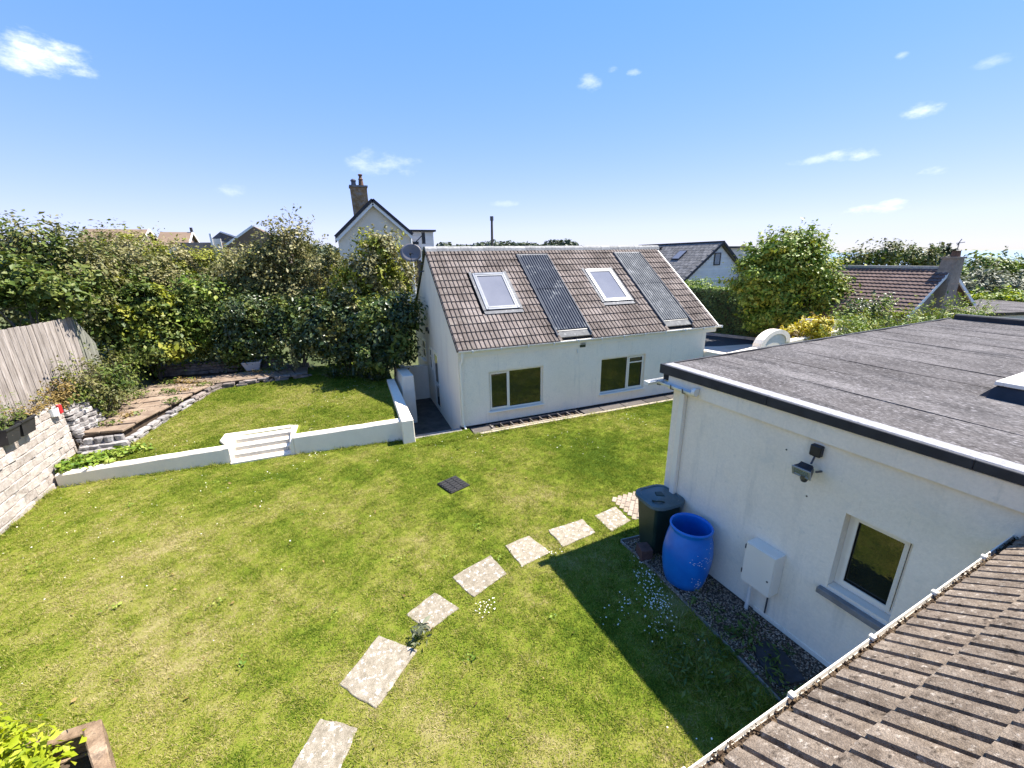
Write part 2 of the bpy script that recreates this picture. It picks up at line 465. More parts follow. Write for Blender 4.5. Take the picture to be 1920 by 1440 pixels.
LEAF = {
    'olive': leaf_mat('olive_green_leaves', [(.050, .066, .016), (.130, .132, .036), (.230, .205, .085)]),
    'mid': leaf_mat('mid_green_leaves', [(.038, .070, .012), (.100, .138, .022), (.190, .200, .050)]),
    'dark': leaf_mat('dark_glossy_leaves', [(.020, .040, .011), (.050, .078, .020), (.110, .130, .050)], rough=.34, spec=.5, transl=.18),
    'lime': leaf_mat('yellow_green_leaves', [(.110, .142, .014), (.215, .228, .022), (.335, .320, .052)]),
    'pale': leaf_mat('pale_dry_leaves', [(.100, .105, .030), (.215, .195, .070), (.36, .315, .150)]),
    'bright': leaf_mat('fresh_green_leaves', [(.082, .150, .015), (.180, .250, .028), (.31, .345, .070)]),
    'gold': leaf_mat('golden_shrub_leaves', [(.24, .19, .015), (.52, .42, .025), (.70, .60, .05)]),
    'sun': leaf_mat('bright_lime_leaves', [(.20, .26, .012), (.33, .38, .02), (.46, .47, .05)], transl=.4),  # bright lime, the leaves' own colour
    'grey': leaf_mat('grey_green_leaves', [(.080, .092, .050), (.155, .165, .095), (.26, .265, .18)]),
    'hedge': leaf_mat('clipped_hedge_leaves', [(.045, .082, .030), (.085, .135, .045), (.14, .19, .06)], transl=.2),
    'far': leaf_mat('distant_dark_leaves', [(.026, .042, .018), (.046, .062, .028), (.072, .090, .04)], transl=.1),
    'russet': leaf_mat('russet_leaves', [(.12, .085, .025), (.22, .150, .045), (.32, .23, .08)]),
}

# ------------------------------------------------------------------ mesh helpers
WM = {}


def put(o, parent=None, loc=None):
    COL.objects.link(o)
    if parent is not None:
        o.parent = parent
        o.matrix_parent_inverse = WM[parent.name].inverted()
    WM[o.name] = o.matrix_basis.copy() if parent is None else o.matrix_basis.copy()
    return o


def tag(o, label=None, cat=None, group=None, kind=None):
    if label:
        o['label'] = label
    if cat:
        o['category'] = cat
    if group:
        o['group'] = group
    if kind:
        o['kind'] = kind
    return o


def thing(name, label, cat, loc=(0, 0, 0), rz=0.0, group=None):
    o = bpy.data.objects.new(name, None)
    o.empty_display_size = .3
    o.matrix_basis = Matrix.Translation(loc) @ Matrix.Rotation(rz, 4, 'Z')
    COL.objects.link(o)
    WM[o.name] = o.matrix_basis.copy()
    return tag(o, label, cat, group)


class MB:
    """collects simple solids; build() links them as ONE mesh object"""

    def __init__(self, T=None):
        self.v, self.f, self.T = [], [], T

    def add(self, vs, fs):
        n = len(self.v)
        if self.T is not None:
            vs = [tuple(self.T @ Vector(p)) for p in vs]
        self.v += [tuple(p) for p in vs]
        self.f += [tuple(i + n for i in f) for f in fs]
        return self

    def box(self, x0, y0, z0, x1, y1, z1):
        vs = [(x, y, z) for z in (z0, z1) for y in (y0, y1) for x in (x0, x1)]
        return self.add(vs, [(0, 2, 3, 1), (4, 5, 7, 6), (0, 1, 5, 4), (2, 6, 7, 3), (0, 4, 6, 2), (1, 3, 7, 5)])

    def hexa(self, b, t):
        return self.add(list(b) + list(t), [(3, 2, 1, 0), (4, 5, 6, 7), (0, 1, 5, 4), (1, 2, 6, 5), (2, 3, 7, 6), (3, 0, 4, 7)])

    def prism(self, poly, z0, z1):
        n = len(poly)
        vs = [(x, y, z0) for x, y in poly] + [(x, y, z1) for x, y in poly]
        fs = [tuple(range(n))[::-1], tuple(range(n, 2 * n))] + [(i, (i + 1) % n, n + (i + 1) % n, n + i) for i in range(n)]
        return self.add(vs, fs)

    def slab3(self, pts, off):
        """polygon of 3-D points extruded by a vector"""
        n = len(pts)
        o = Vector(off)
        vs = [tuple(p) for p in pts] + [tuple(Vector(p) + o) for p in pts]
        fs = [tuple(range(n))[::-1], tuple(range(n, 2 * n))] + [(i, (i + 1) % n, n + (i + 1) % n, n + i) for i in range(n)]
        return self.add(vs, fs)

    def bar(self, p, q, w, h, up=(0, 0, 1)):
        p, q, up = Vector(p), Vector(q), Vector(up)
        d = (q - p).normalized()
        s = d.cross(up).normalized() * (w / 2)
        u = s.cross(d).normalized() * (h / 2)
        return self.hexa([p - s - u, p + s - u, p + s + u, p - s + u], [q - s - u, q + s - u, q + s + u, q - s + u])

    def tube(self, pts, r, n=8, cap=True):
        pts = [Vector(p) for p in pts]
        rs = r if isinstance(r, (list, tuple)) else [r] * len(pts)
        vs, fs = [], []
        prev = None
        for i, p in enumerate(pts):
            d = (pts[min(i + 1, len(pts) - 1)] - pts[max(i - 1, 0)]).normalized()
            if prev is None:
                a = d.orthogonal().normalized()
            else:
                a = (prev - d * prev.dot(d)).normalized()
            prev = a
            b = d.cross(a)
            for k in range(n):
                t = 2 * math.pi * k / n
                vs.append(tuple(p + (a * math.cos(t) + b * math.sin(t)) * rs[i]))
        for i in range(len(pts) - 1):
            for k in range(n):
                a0, a1 = i * n + k, i * n + (k + 1) % n
                fs.append((a0, a1, a1 + n, a0 + n))
        if cap:
            fs.append(tuple(range(n))[::-1])
            fs.append(tuple(range((len(pts) - 1) * n, len(pts) * n)))
        return self.add(vs, fs)

    def lathe(self, prof, c=(0, 0, 0), n=24, wob=None):
        vs, fs = [], []
        for j, (r, z) in enumerate(prof):
            for k in range(n):
                t = 2 * math.pi * k / n
                rr = r * (wob(t, z) if wob else 1)
                vs.append((c[0] + rr * math.cos(t), c[1] + rr * math.sin(t), c[2] + z))
        for j in range(len(prof) - 1):
            for k in range(n):
                a0, a1 = j * n + k, j * n + (k + 1) % n
                fs.append((a0, a1, a1 + n, a0 + n))
        return self.add(vs, fs)

    def mesh(self, name, recalc=True):
        me = bpy.data.meshes.new(name)
        me.from_pydata(self.v, [], self.f)
        if recalc:
            bm = bmesh.new()
            bm.from_mesh(me)
            bmesh.ops.recalc_face_normals(bm, faces=bm.faces)
            bm.to_mesh(me)
            bm.free()
        return me

    def build(self, name, mt, parent=None, smooth=False, bevel=0.0, kind=None, recalc=True, seg=1):
        vs = np.array(self.v)
        c = (vs.min(0) + vs.max(0)) / 2
        self.v = [tuple(p) for p in (vs - c)]
        me = self.mesh(name, recalc)
        me.materials.append(mt)
        if smooth:
            me.polygons.foreach_set('use_smooth', [True] * len(me.polygons))
        o = bpy.data.objects.new(name, me)
        o.matrix_basis = Matrix.Translation(c)
        put(o, parent)
        if bevel:
            b = o.modifiers.new('bevel', 'BEVEL')
            b.width = bevel
            b.segments = seg
            b.limit_method = 'ANGLE'
            b.angle_limit = rad(40)
        if kind:
            o['kind'] = kind
        return o


def box(name, b, mt, parent=None, bevel=0.0, T=None):
    return MB(T).box(*b).build(name, mt, parent, bevel=bevel)


def inst(name, me, mtx, parent=None):
    o = bpy.data.objects.new(name, me)
    o.matrix_basis = mtx
    return put(o, parent)


def np_mesh(name, V, F, mt, parent=None, kind=None, smooth=False):
    V = np.asarray(V, dtype=np.float32)
    F = np.asarray(F, dtype=np.int32)
    c = (V.min(0) + V.max(0)) / 2
    me = bpy.data.meshes.new(name)
    m, k = F.shape
    me.vertices.add(len(V))
    me.vertices.foreach_set('co', (V - c).ravel())
    me.loops.add(m * k)
    me.loops.foreach_set('vertex_index', F.ravel())
    me.polygons.add(m)
    me.polygons.foreach_set('loop_start', np.arange(0, m * k, k, dtype=np.int32))
    if smooth:
        me.polygons.foreach_set('use_smooth', np.ones(m, dtype=bool))
    me.update(calc_edges=True)
    me.materials.append(mt)
    o = bpy.data.objects.new(name, me)
    o.matrix_basis = Matrix.Translation([float(x) for x in c])
    put(o, parent)
    if kind:
        o['kind'] = kind
    return o


def hash_noise(x, y, s=1.0):
    return (np.sin(x * 1.7 * s + 1.3) * np.cos(y * 1.3 * s - .7) + .5 * np.sin(x * 3.9 * s + y * 2.7 * s) + .25 * np.sin(y * 7.1 * s - x * 5.3 * s)) / 1.75


# ------------------------------------------------------------------ terrain, sea, lawn
def sstep(a, b, x):
    t = np.clip((x - a) / (b - a), 0, 1)
    return t * t * (3 - 2 * t)


def ground_z(x, y):
    x, y = np.asarray(x, float), np.asarray(y, float)
    r = np.hypot(x, y)
    az = np.degrees(np.arctan2(x, y))
    z = np.full_like(r, -.85)
    z = z + 2.55 * sstep(-7.2, -7.7, x) * sstep(70, 25, r)
    z = z + 1.2 * sstep(14.0, 19.5, y) * sstep(2.6, -1.0, x) * sstep(-7.7, -7.2, x)
    left = sstep(38, 5, az) * sstep(-170, -120, az)
    z = z + left * (2.6 * sstep(24, 40, r) + 2.6 * sstep(40, 80, r)) * sstep(16, 30, y)
    right = sstep(30, 55, az)
    z = z - right * np.clip(r - 34, 0, 900) * .055
    z = z - (1 - right) * np.clip(r - 180, 0, 4000) * .012
    return z


def build_terrain():
    radii = np.concatenate([np.linspace(0.01, 30, 45), np.geomspace(31, 4000, 60)])
    na = 200
    th = np.linspace(0, 2 * np.pi, na, endpoint=False)
    X = np.outer(radii, np.sin(th))
    Y = np.outer(radii, np.cos(th))
    Z = ground_z(X, Y)
    V = np.stack([X, Y, Z], -1).reshape(-1, 3)
    i, j = np.meshgrid(np.arange(len(radii) - 1), np.arange(na), indexing='ij')
    a = i * na + j
    b = i * na + (j + 1) % na
    F = np.stack([a, b, b + na, a + na], -1).reshape(-1, 4)
    o = np_mesh('ground', V, F, M['terrain'], smooth=True)
    o['kind'] = 'structure'


build_terrain()
n = 96
sv = [(0, 0, -30)] + [(40000 * math.cos(2 * math.pi * k / n), 40000 * math.sin(2 * math.pi * k / n), -30) for k in range(n)]
sea = MB().add(sv, [(0, k + 1, (k + 1) % n + 1) for k in range(n)]).build('sea', M['sea'], recalc=False)
sea['kind'] = 'structure'


def lawn_z(x, y):
    return .012 * hash_noise(x, y, .8) - .020


def raised_z(x, y):
    return .245 + .034 * (x + 7.0) + .045 * np.clip(y - 12.3, 0, 6) + .02 * hash_noise(x, y, .9)


def sheet(name, x0, x1, y0, y1, fz, mt, step=.2, inside=None):
    nx, ny = max(2, int((x1 - x0) / step) + 1), max(2, int((y1 - y0) / step) + 1)
    xs, ys = np.linspace(x0, x1, nx), np.linspace(y0, y1, ny)
    X, Y = np.meshgrid(xs, ys, indexing='ij')
    Z = fz(X, Y)
    V = np.stack([X, Y, Z], -1).reshape(-1, 3)
    i, j = np.meshgrid(np.arange(nx - 1), np.arange(ny - 1), indexing='ij')
    a = i * ny + j
    F = np.stack([a, a + ny, a + ny + 1, a + 1], -1).reshape(-1, 4)
    if inside is not None:
        cx = V[F].mean(1)
        F = F[inside(cx[:, 0], cx[:, 1])]
    o = np_mesh(name, V, F, mt, smooth=True)
    o['kind'] = 'structure'
    return o


def lawn_in(x, y):
    return np.where(x < 1.5, y < 12.35, np.where(x < 3.25, y < 11.75, y < 11.17))


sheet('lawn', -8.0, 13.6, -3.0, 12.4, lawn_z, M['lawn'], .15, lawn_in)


def wall_line(x):
    """front face of the low wall at lawn level"""
    return 12.50 + (x + 7.03) * (11.72 - 12.50) / 8.51


def raised_in(x, y):
    return (y > wall_line(x) + .12) & ~((x > -3.4) & (x < -1.75) & (y < 12.95))


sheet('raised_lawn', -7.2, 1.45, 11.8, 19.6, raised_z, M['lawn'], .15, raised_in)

# ------------------------------------------------------------------ cottage
GX, FY = 3.06, 11.95            # gable corner
EX, RY, BY = 13.10, 15.85, 19.65  # right end, ridge, back wall
RIDGE_Z, EAVE_Z = 5.50, 2.52
SL = (RIDGE_Z - EAVE_Z) / (RY - 11.90)
PANG = math.atan(SL)
cott = thing('cottage', 'white rendered cottage with brown tiled roof, two skylights and two strips of corrugated sheet', 'house', (GX, FY, 0))


def wall_with_holes(mb, x0, x1, z0, z1, holes, y0, y1):
    """wall in the XZ plane between y0 and y1, rectangular holes (xa, za, xb, zb)"""
    xs = sorted({x0, x1, *[h[0] for h in holes], *[h[2] for h in holes]})
    zs = sorted({z0, z1, *[h[1] for h in holes], *[h[3] for h in holes]})

    def solid(i, j):
        if i < 0 or j < 0 or i >= len(xs) - 1 or j >= len(zs) - 1:
            return False
        cx, cz = (xs[i] + xs[i + 1]) / 2, (zs[j] + zs[j + 1]) / 2
        return not any(h[0] < cx < h[2] and h[1] < cz < h[3] for h in holes)
    for i in range(len(xs) - 1):
        for j in range(len(zs) - 1):
            if not solid(i, j):
                continue
            a, b, c, d = xs[i], xs[i + 1], zs[j], zs[j + 1]
            mb.add([(a, y0, c), (b, y0, c), (b, y0, d), (a, y0, d)], [(0, 1, 2, 3)])
            mb.add([(a, y1, c), (b, y1, c), (b, y1, d), (a, y1, d)], [(3, 2, 1, 0)])
            for di, dj, q in ((-1, 0, [(a, y0, c), (a, y0, d), (a, y1, d), (a, y1, c)]), (1, 0, [(b, y0, c), (b, y1, c), (b, y1, d), (b, y0, d)]),
                              (0, -1, [(a, y0, c), (a, y1, c), (b, y1, c), (b, y0, c)]), (0, 1, [(a, y0, d), (b, y0, d), (b, y1, d), (a, y1, d)])):
                if not solid(i + di, j + dj):
                    mb.add(q, [(0, 1, 2, 3)])


W1 = (4.03, .36, 5.97, 1.72)
W2 = (8.27, .36, 10.22, 1.70)
mb = MB()
wall_with_holes(mb, GX, EX, .0, 2.44, [W1, W2], FY, FY + .25)
mb.build('front_wall', M['render'], cott, recalc=False)
# gable wall with door and windows (x runs along depth, swapped into place)
T_g = Matrix(((0, 1, 0, GX), (1, 0, 0, 0), (0, 0, 1, 0), (0, 0, 0, 1)))
DOOR = (14.95, -.56, 15.78, 1.82)
GW2 = (15.98, .86, 16.52, 1.82)
GW1 = (17.2, 1.05, 17.95, 1.92)
mb = MB(T_g)
wall_with_holes(mb, FY + .252, BY, -.66, 2.50, [DOOR, GW2, GW1], 0, .25)
mb.build('gable_wall', M['render_streaked'], cott, recalc=True)
mb = MB()
mb.slab3([(GX, FY + .0, 2.442), (GX, RY, RIDGE_Z - .12), (GX, BY, 2.56), (GX, BY, 2.502), (GX, FY + .252, 2.502), (GX, FY + .252, 2.442)], (.25, 0, 0))
mb.build('gable_peak', M['render_streaked'], cott)
mb = MB()
mb.slab3([(EX - .25, FY + .25, -.8), (EX - .25, FY + .25, 2.50), (EX - .25, RY, RIDGE_Z - .12), (EX - .25, BY, 2.50), (EX - .25, BY, -.8)], (.25, 0, 0))
mb.box(GX + .25, BY - .25, -.8, EX - .25, BY, 2.5)
mb.build('rear_wall', M['render'], cott)
box('plinth', (GX + .02, FY + .015, -.66, EX - .02, FY + .22, -.003), M['black_plinth'], cott)


def roof_pt(x, y, off=0.0):
    """point on the front slope, off = height above the tile bed"""
    return Vector((x, y, EAVE_Z + (y - 11.90) * SL)) + Vector((0, -math.sin(PANG), math.cos(PANG))) * off


# roof deck (front and back slopes) under the tiles
mb = MB()
x0, x1 = GX + .005, 13.62
mb.slab3([roof_pt(x0, 11.92, -.05), roof_pt(x1, 11.92, -.05), roof_pt(x1, RY, -.05), roof_pt(x0, RY, -.05)], (0, 0, -.06))
mb.slab3([(x0, RY + .001, RIDGE_Z - .04), (x1, RY + .001, RIDGE_Z - .04), (x1, BY + .15, 2.44), (x0, BY + .15, 2.44)], (0, 0, -.08))
mb.build('roof_deck', M['roof_under'], cott)
# rear slope covering (never seen from the garden) and mossy rear verge
mb = MB()
mb.slab3([(x0 - .02, RY + .03, RIDGE_Z + .02), (x1, RY + .03, RIDGE_Z + .02), (x1, BY + .2, 2.46), (x0 - .02, BY + .2, 2.46)], (0, 0, .05))
mb.build('rear_slope', M['cottage_tile'], cott)
mb = MB()
mb.slab3([(GX - .06, RY + .02, RIDGE_Z - .02), (GX - .06, BY + .2, 2.40), (GX - .06, BY + .2, 2.56), (GX - .06, RY + .02, RIDGE_Z + .12)], (.10, 0, 0))
mb.build('verge_board', M['mossy'], cott)


def tile_mesh(name, wd, ln, th, rolls, rh, mt, gw=.2, galt=1.0):
    """double-roll roof tile: x across, y up the slope, z out of the roof; lower edge at y=0"""
    prof = []
    seg = wd / rolls
    for k in range(rolls):
        s = k * seg
        g_ = gw * (1.0 if k % 2 else galt)
        prof += [(s, 0.0), (s + seg * g_, 0.0), (s + seg * (g_ + .03), rh * .93), (s + seg * .55, rh), (s + seg * .93, rh * .90), (s + seg * .985, rh * .35)]
    prof.append((wd, 0.0))
    m = len(prof)
    vs = [(x, 0, h + th) for x, h in prof] + [(x, ln, h) for x, h in prof] + [(x, .004, h + th - .022) for x, h in prof]
    fs = [(i, i + 1, m + i + 1, m + i) for i in range(m - 1)] + [(2 * m + i, 2 * m + i + 1, i + 1, i) for i in range(m - 1)]
    fs += [(0, m, 2 * m), (m - 1, 3 * m - 1, 2 * m - 1)]
    me = bpy.data.meshes.new(name)
    me.from_pydata(vs, [], fs)
    me.materials.append(mt)
    return me


TW, NROW = .30, 14
SLOPE_LEN = (RY - 11.86) / math.cos(PANG)
GAUGE = SLOPE_LEN / NROW
tile_me = tile_mesh('roof_tile', TW + .002, GAUGE + .055, .036, 2, .036, M['cottage_tile'], .19)
PANEL1 = (6.54, 7.80, 15.49, 12.00)
PANEL2 = (11.09, 12.36, 15.53, 12.03)
SKY1 = (4.42, 5.64, 14.66, 13.16)
SKY2 = (9.12, 10.34, 14.70, 13.20)
slots = []
RB = Matrix.Rotation(PANG, 4, 'X')
for r in range(NROW):
    for c in range(36):
        x = GX - .03 + c * TW
        if x > 13.4:
            continue
        yb = 11.86 + r * GAUGE * math.cos(PANG)
        ym = yb + .5 * GAUGE * math.cos(PANG)
        skip = False
        for (a, b, yt, ybm) in (PANEL1, PANEL2, SKY1, SKY2):
            if a - .06 < x + TW * .5 < b + .06 and ybm - .18 < ym < yt + .02:
                skip = True
        if not skip:
            slots.append((x, yb, r, c))
slots.sort(key=lambda s: (s[2], s[3]))
rest = MB()
for i, (x, yb, r, c) in enumerate(slots):
    p = roof_pt(x, yb)
    jit = Matrix.Rotation(random.uniform(-.006, .006), 4, 'Z') @ Matrix.Rotation(random.uniform(-.008, .008), 4, 'X')
    mtx = Matrix.Translation(p) @ RB @ jit
    if i < 298:
        inst('roof_tile', tile_me, mtx, cott)
    else:
        rest.add([tuple(mtx @ v.co) for v in tile_me.vertices], [tuple(p_.vertices) for p_ in tile_me.polygons])
rest.build('roof_tile', M['cottage_tile'], cott, kind='stuff', recalc=False)
# ridge tiles
for k in range(24):
    xa = GX - .02 + k * .444
    mb = MB()
    ring = [(-.16, -.09), (-.13, .01), (-.07, .065), (0, .085), (.07, .065), (.13, .01), (.16, -.09)]
    va = [(xa, RY + dy, RIDGE_Z + .035 + dz + .006 * (k % 2)) for dy, dz in ring]
    vb = [(xa + .438, RY + dy, RIDGE_Z + .035 + dz + .006 * (k % 2)) for dy, dz in ring]
    m = len(ring)
    mb.add(va + vb, [(i, i + 1, m + i + 1, m + i) for i in range(m - 1)] + [tuple(range(m))[::-1], tuple(range(m, 2 * m))])
    mb.build('ridge_tile', M['ridge'], cott)
# left verge: dark line of tile ends with a pale undercloak
mb = MB()
mb.slab3([roof_pt(GX - .035, 11.88, -.06), roof_pt(GX - .035, RY, -.06), roof_pt(GX - .035, RY, .0), roof_pt(GX - .035, 11.88, .0)], (.035, 0, 0))
mb.build('verge_strip', M['roof_under'], cott)
mb = MB()
mb.slab3([roof_pt(13.60, 11.88, -.10), roof_pt(13.60, RY, -.10), roof_pt(13.60, RY, .02), roof_pt(13.60, 11.88, .02)], (.04, 0, 0))
mb.slab3([roof_pt(13.02, 11.95, -.20), roof_pt(13.02, RY, -.20), roof_pt(13.02, RY, -.12), roof_pt(13.02, 11.95, -.12)], (.60, 0, 0))
mb.build('verge_box', M['upvc'], cott)
# fascia, soffit, gutter with brackets, downpipe
box('fascia', (GX + .02, FY - .035, 2.30, 13.56, FY - .002, 2.50), M['upvc'], cott)
box('soffit_box', (EX + .003, FY + .001, 2.26, 13.58, FY + .30, 2.44), M['upvc'], cott)


def gutter(name, p, q, r, mt, parent, nseg=7, lip=.004):
    p, q = Vector(p), Vector(q)
    d = (q - p).normalized()
    s = d.cross(Vector((0, 0, 1))).normalized()
    outer = [s * (math.cos(t) * r) + Vector((0, 0, math.sin(t) * r)) for t in [math.pi + math.pi * k / nseg for k in range(nseg + 1)]]
    inner = [o * (1 - lip * 2 / r) for o in outer][::-1]
    ring = outer + inner
    m = len(ring)
    mb = MB()
    mb.add([tuple(p + o) for o in ring] + [tuple(q + o) for o in ring], [(i, (i + 1) % m, m + (i + 1) % m, m + i) for i in range(m)])
    for e in (p, q):
        mb.add([tuple(e + o) for o in outer], [tuple(range(len(outer)))])
    return mb.build(name, mt, parent)


gut = gutter('gutter', (3.06, FY - .095, 2.50), (13.78, FY - .095, 2.50), .062, M['upvc_grey'], cott)
for k in range(12):
    x = 3.5 + k * .93
    box('gutter_bracket', (x - .02, FY - .165, 2.425, x + .02, FY - .03, 2.515), M['upvc_grey'], gut)
mb = MB()
mb.box(3.13, FY - .13, 2.30, 3.21, FY - .06, 2.46)
mb.tube([(3.17, FY - .095, 2.34), (3.17, FY - .09, 2.20), (3.12, FY - .055, 2.06), (3.115, FY - .05, 1.9), (3.115, FY - .05, .14), (3.13, FY - .06, .06), (3.17, FY - .22, -.10)], .034, 10)
mb.tube([(3.115, FY - .05, .18), (3.115, FY - .05, .10)], .045, 10)
mb.build('downpipe', M['upvc'], cott, smooth=False)


def casement(parent, name, x0, z0, x1, z1, mull, y, openers, T=None, sill=True, transom=None, label=None, glass='glass', fw=.055):
    """upvc window: frame, mullion at the x's given, each light with its own sash and pane"""
    w = MB(T)
    w.box(x0, y, z0, x0 + fw, y + .07, z1)
    w.box(x1 - fw, y, z0, x1, y + .07, z1)
    w.box(x0 + fw, y, z1 - fw, x1 - fw, y + .07, z1)
    w.box(x0 + fw, y, z0, x1 - fw, y + .07, z0 + fw)
    edges = [x0 + fw] + list(mull) + [x1 - fw]
    for m in mull:
        w.box(m - .025, y, z0 + fw, m + .025, y + .07, z1 - fw)
    fr = w.build(name, M['upvc'], parent)
    if label:
        fr['label'] = label
    for i in range(len(edges) - 1):
        a, b = edges[i] + (.025 if i else 0), edges[i + 1] - (.025 if i < len(edges) - 2 else 0)
        if i in openers:
            s = MB(T)
            t = .045
            s.box(a + .004, y - .018, z0 + fw + .004, a + t, y - .001, z1 - fw - .004)
            s.box(b - t, y - .018, z0 + fw + .004, b - .004, y - .001, z1 - fw - .004)
            s.box(a + t, y - .018, z1 - fw - t, b - t, y - .001, z1 - fw - .004)
            s.box(a + t, y - .018, z0 + fw + .004, b - t, y - .001, z0 + fw + t)
            if transom:
                s.box(a + t, y - .018, transom - .02, b - t, y - .001, transom + .02)
            s.build('sash', M['upvc'], fr)
        g = MB(T)
        g.box(a + .001, y + .025, z0 + fw + .001, b - .001, y + .035, z1 - fw - .001)
        g.build('pane', M[glass], fr)
    if sill:
        s = MB(T)
        s.box(x0 - .04, y - .14, z0 - .045, x1 + .04, y - .003, z0 - .004)
        s.build('sill', M['upvc'], fr, bevel=.006)
    return fr


casement(cott, 'window', W1[0] + .003, W1[1] + .02, W1[2] - .003, W1[3] - .003, [4.74], FY + .07, [0], label='front window with narrow opening light on its left')
casement(cott, 'window', W2[0] + .003, W2[1] + .02, W2[2] - .003, W2[3] - .003, [9.47], FY + .07, [1], transom=1.42, label='front window with narrow opening light on its right')
casement(cott, 'window', GW2[0] + .003, GW2[1] + .003, GW2[2] - .003, GW2[3] - .003, [], -.012, [0], T=T_g, transom=1.45, sill=False)
casement(cott, 'window', GW1[0] + .003, GW1[1] + .003, GW1[2] - .003, GW1[3] - .003, [], -.012, [0], T=T_g, transom=1.5)
# glazed side door
d = MB(T_g)
a, b, z0, z1 = DOOR[0] + .003, DOOR[2] - .003, DOOR[1] + .003, DOOR[3] - .003
d.box(a, -.012, z0, a + .06, .06, z1)
d.box(b - .06, -.012, z0, b, .06, z1)
d.box(a + .06, -.012, z1 - .06, b - .06, .06, z1)
dr = d.build('door_frame', M['upvc'], cott)
d = MB(T_g)
a2, b2 = a + .062, b - .062
for q in ((a2, z0 + .02, a2 + .08, z1 - .062), (b2 - .08, z0 + .02, b2, z1 - .062), (a2 + .08, z1 - .15, b2 - .08, z1 - .062), (a2 + .08, z0 + .02, b2 - .08, z0 + .14), (a2 + .08, .40, b2 - .08, .55)):
    d.box(q[0], -.006, q[1], q[2], .04, q[3])
door = d.build('door', M['upvc'], cott)
for q in ((a2 + .081, .551, b2 - .081, z1 - .151), (a2 + .081, z0 + .141, b2 - .081, .399)):
    g = MB(T_g)
    g.box(q[0], .008, q[1], q[2], .018, q[3])
    g.build('pane', M['glass'], door)
MB(T_g).box(a2 + .02, -.06, .44, a2 + .05, -.007, .56).build('handle', M['metal'], door)
# vent, overflow pipe, gable lights
mb = MB()
for k in range(5):
    mb.box(7.37, FY - .035, 2.225 + k * .03, 7.57, FY - .008, 2.245 + k * .03)
mb.box(7.36, FY - .012, 2.205, 7.58, FY - .001, 2.375)
mb.build('wall_vent', M['mossy'], cott)
MB().tube([(7.26, FY - .012, 2.17), (7.26, FY - .03, 2.02)], .02, 8).build('overflow_pipe', M['upvc_grey'], cott)
mb = MB(T_g)
mb.box(16.50, -.09, 2.40, 16.62, -.002, 2.56)
mb.box(16.30, -.05, 2.34, 16.38, -.002, 2.46)
mb.build('outside_lamp', M['black_plastic'], cott)


def plane_T(x, y, off=0.0):
    return Matrix.Translation(roof_pt(x, y, off)) @ RB


def skylight(x0, x1, yt, yb, open_=0.0, label=None):
    L_ = (yt - yb) / math.cos(PANG)
    w = x1 - x0
    T = plane_T(x0, yb, .02)
    f = MB(T)
    f.box(0, 0, -.04, .075, L_, .085)
    f.box(w - .075, 0, -.04, w, L_, .085)
    f.box(.075, L_ - .10, -.04, w - .075, L_, .09)
    f.box(.075, 0, -.04, w - .075, .08, .075)
    fr = f.build('skylight', M['alu'], cott, bevel=.008)
    fr['label'] = label
    s = MB(T)
    s.box(.078, .083, .02, .135, L_ - .103, .078)
    s.box(w - .135, .083, .02, w - .078, L_ - .103, .078)
    s.box(.135, L_ - .165, .02, w - .135, L_ - .103, .078)
    s.box(.135, .083, .02, w - .135, .15, .078)
    s.build('sash', M['frame_grey'], fr)
    MB(T).box(.136, .151, .04, w - .136, L_ - .166, .055).build('pane', M['skylight_glass'], fr)
    MB(T).box(.02, -.012, -.03, w - .02, -.002, .05).build('bottom_seal', M['dark_frame'], fr)
    fl = MB(T)
    fl.add([(-.09, -.19, .055), (w + .09, -.19, .055), (w + .09, -.014, .03), (-.09, -.014, .03)], [(0, 1, 2, 3)])
    fl.add([(-.11, -.02, .06), (-.003, -.02, .06), (-.003, L_ + .10, .05), (-.11, L_ + .10, .05)], [(0, 1, 2, 3)])
    fl.add([(w + .003, -.02, .06), (w + .11, -.02, .06), (w + .11, L_ + .10, .05), (w + .003, L_ + .10, .05)], [(0, 1, 2, 3)])
    fl.build('flashing', M['lead'], fr, recalc=False)


skylight(*SKY1, label='skylight nearer the gable end')
skylight(*SKY2, label='skylight between the two corrugated strips')


def corrugated(panel, mt, label, tops, mts):
    x0, x1, yt, yb = panel
    w = x1 - x0
    for si, (ya, yc) in enumerate(tops):
        T = plane_T(x0, ya, .065 + .012 * si)
        L_ = (yc - ya) / math.cos(PANG)
        nr, k = 12, 8
        pts = [(w * i / (nr * k), (.0, .016, .023, .025, .024, .020, .0, -.010)[i % k]) for i in range(nr * k + 1)]
        m = len(pts)
        mb = MB(T)
        mb.add([(x, 0, h) for x, h in pts] + [(x, L_, h) for x, h in pts] + [(x, 0, h - .012) for x, h in pts],
               [(i, i + 1, m + i + 1, m + i) for i in range(m - 1)] + [(2 * m + i, 2 * m + i + 1, i + 1, i) for i in range(m - 1)])
        o = mb.build('corrugated_sheet', mts[si], cott, recalc=False)
        o['label'] = label + (' upper sheet' if si else ' lower sheet')
    # side trims, bottom apron, top cap
    T = plane_T(x0, yb, .05)
    L_ = (yt - yb) / math.cos(PANG)
    mb = MB(T)
    mb.box(-.05, .02, -.06, -.005, L_, .06)
    mb.box(w + .005, .02, -.06, w + .05, L_, .06)
    mb.build('edge_trim', M['sheet_dark'], cott)
    mb = MB(T)
    mb.box(-.045, -.02, -.05, w + .045, .30, -.004)
    mb.build('apron', M['apron'], cott)
    MB(T).box(-.045, L_ - .06, -.04, w + .045, L_ + .02, .045).build('top_cap', M['lead'], cott)
    MB(T).box(.0, .235, -.003, w, .275, .01).build('eaves_filler', M['black_plastic'], cott)


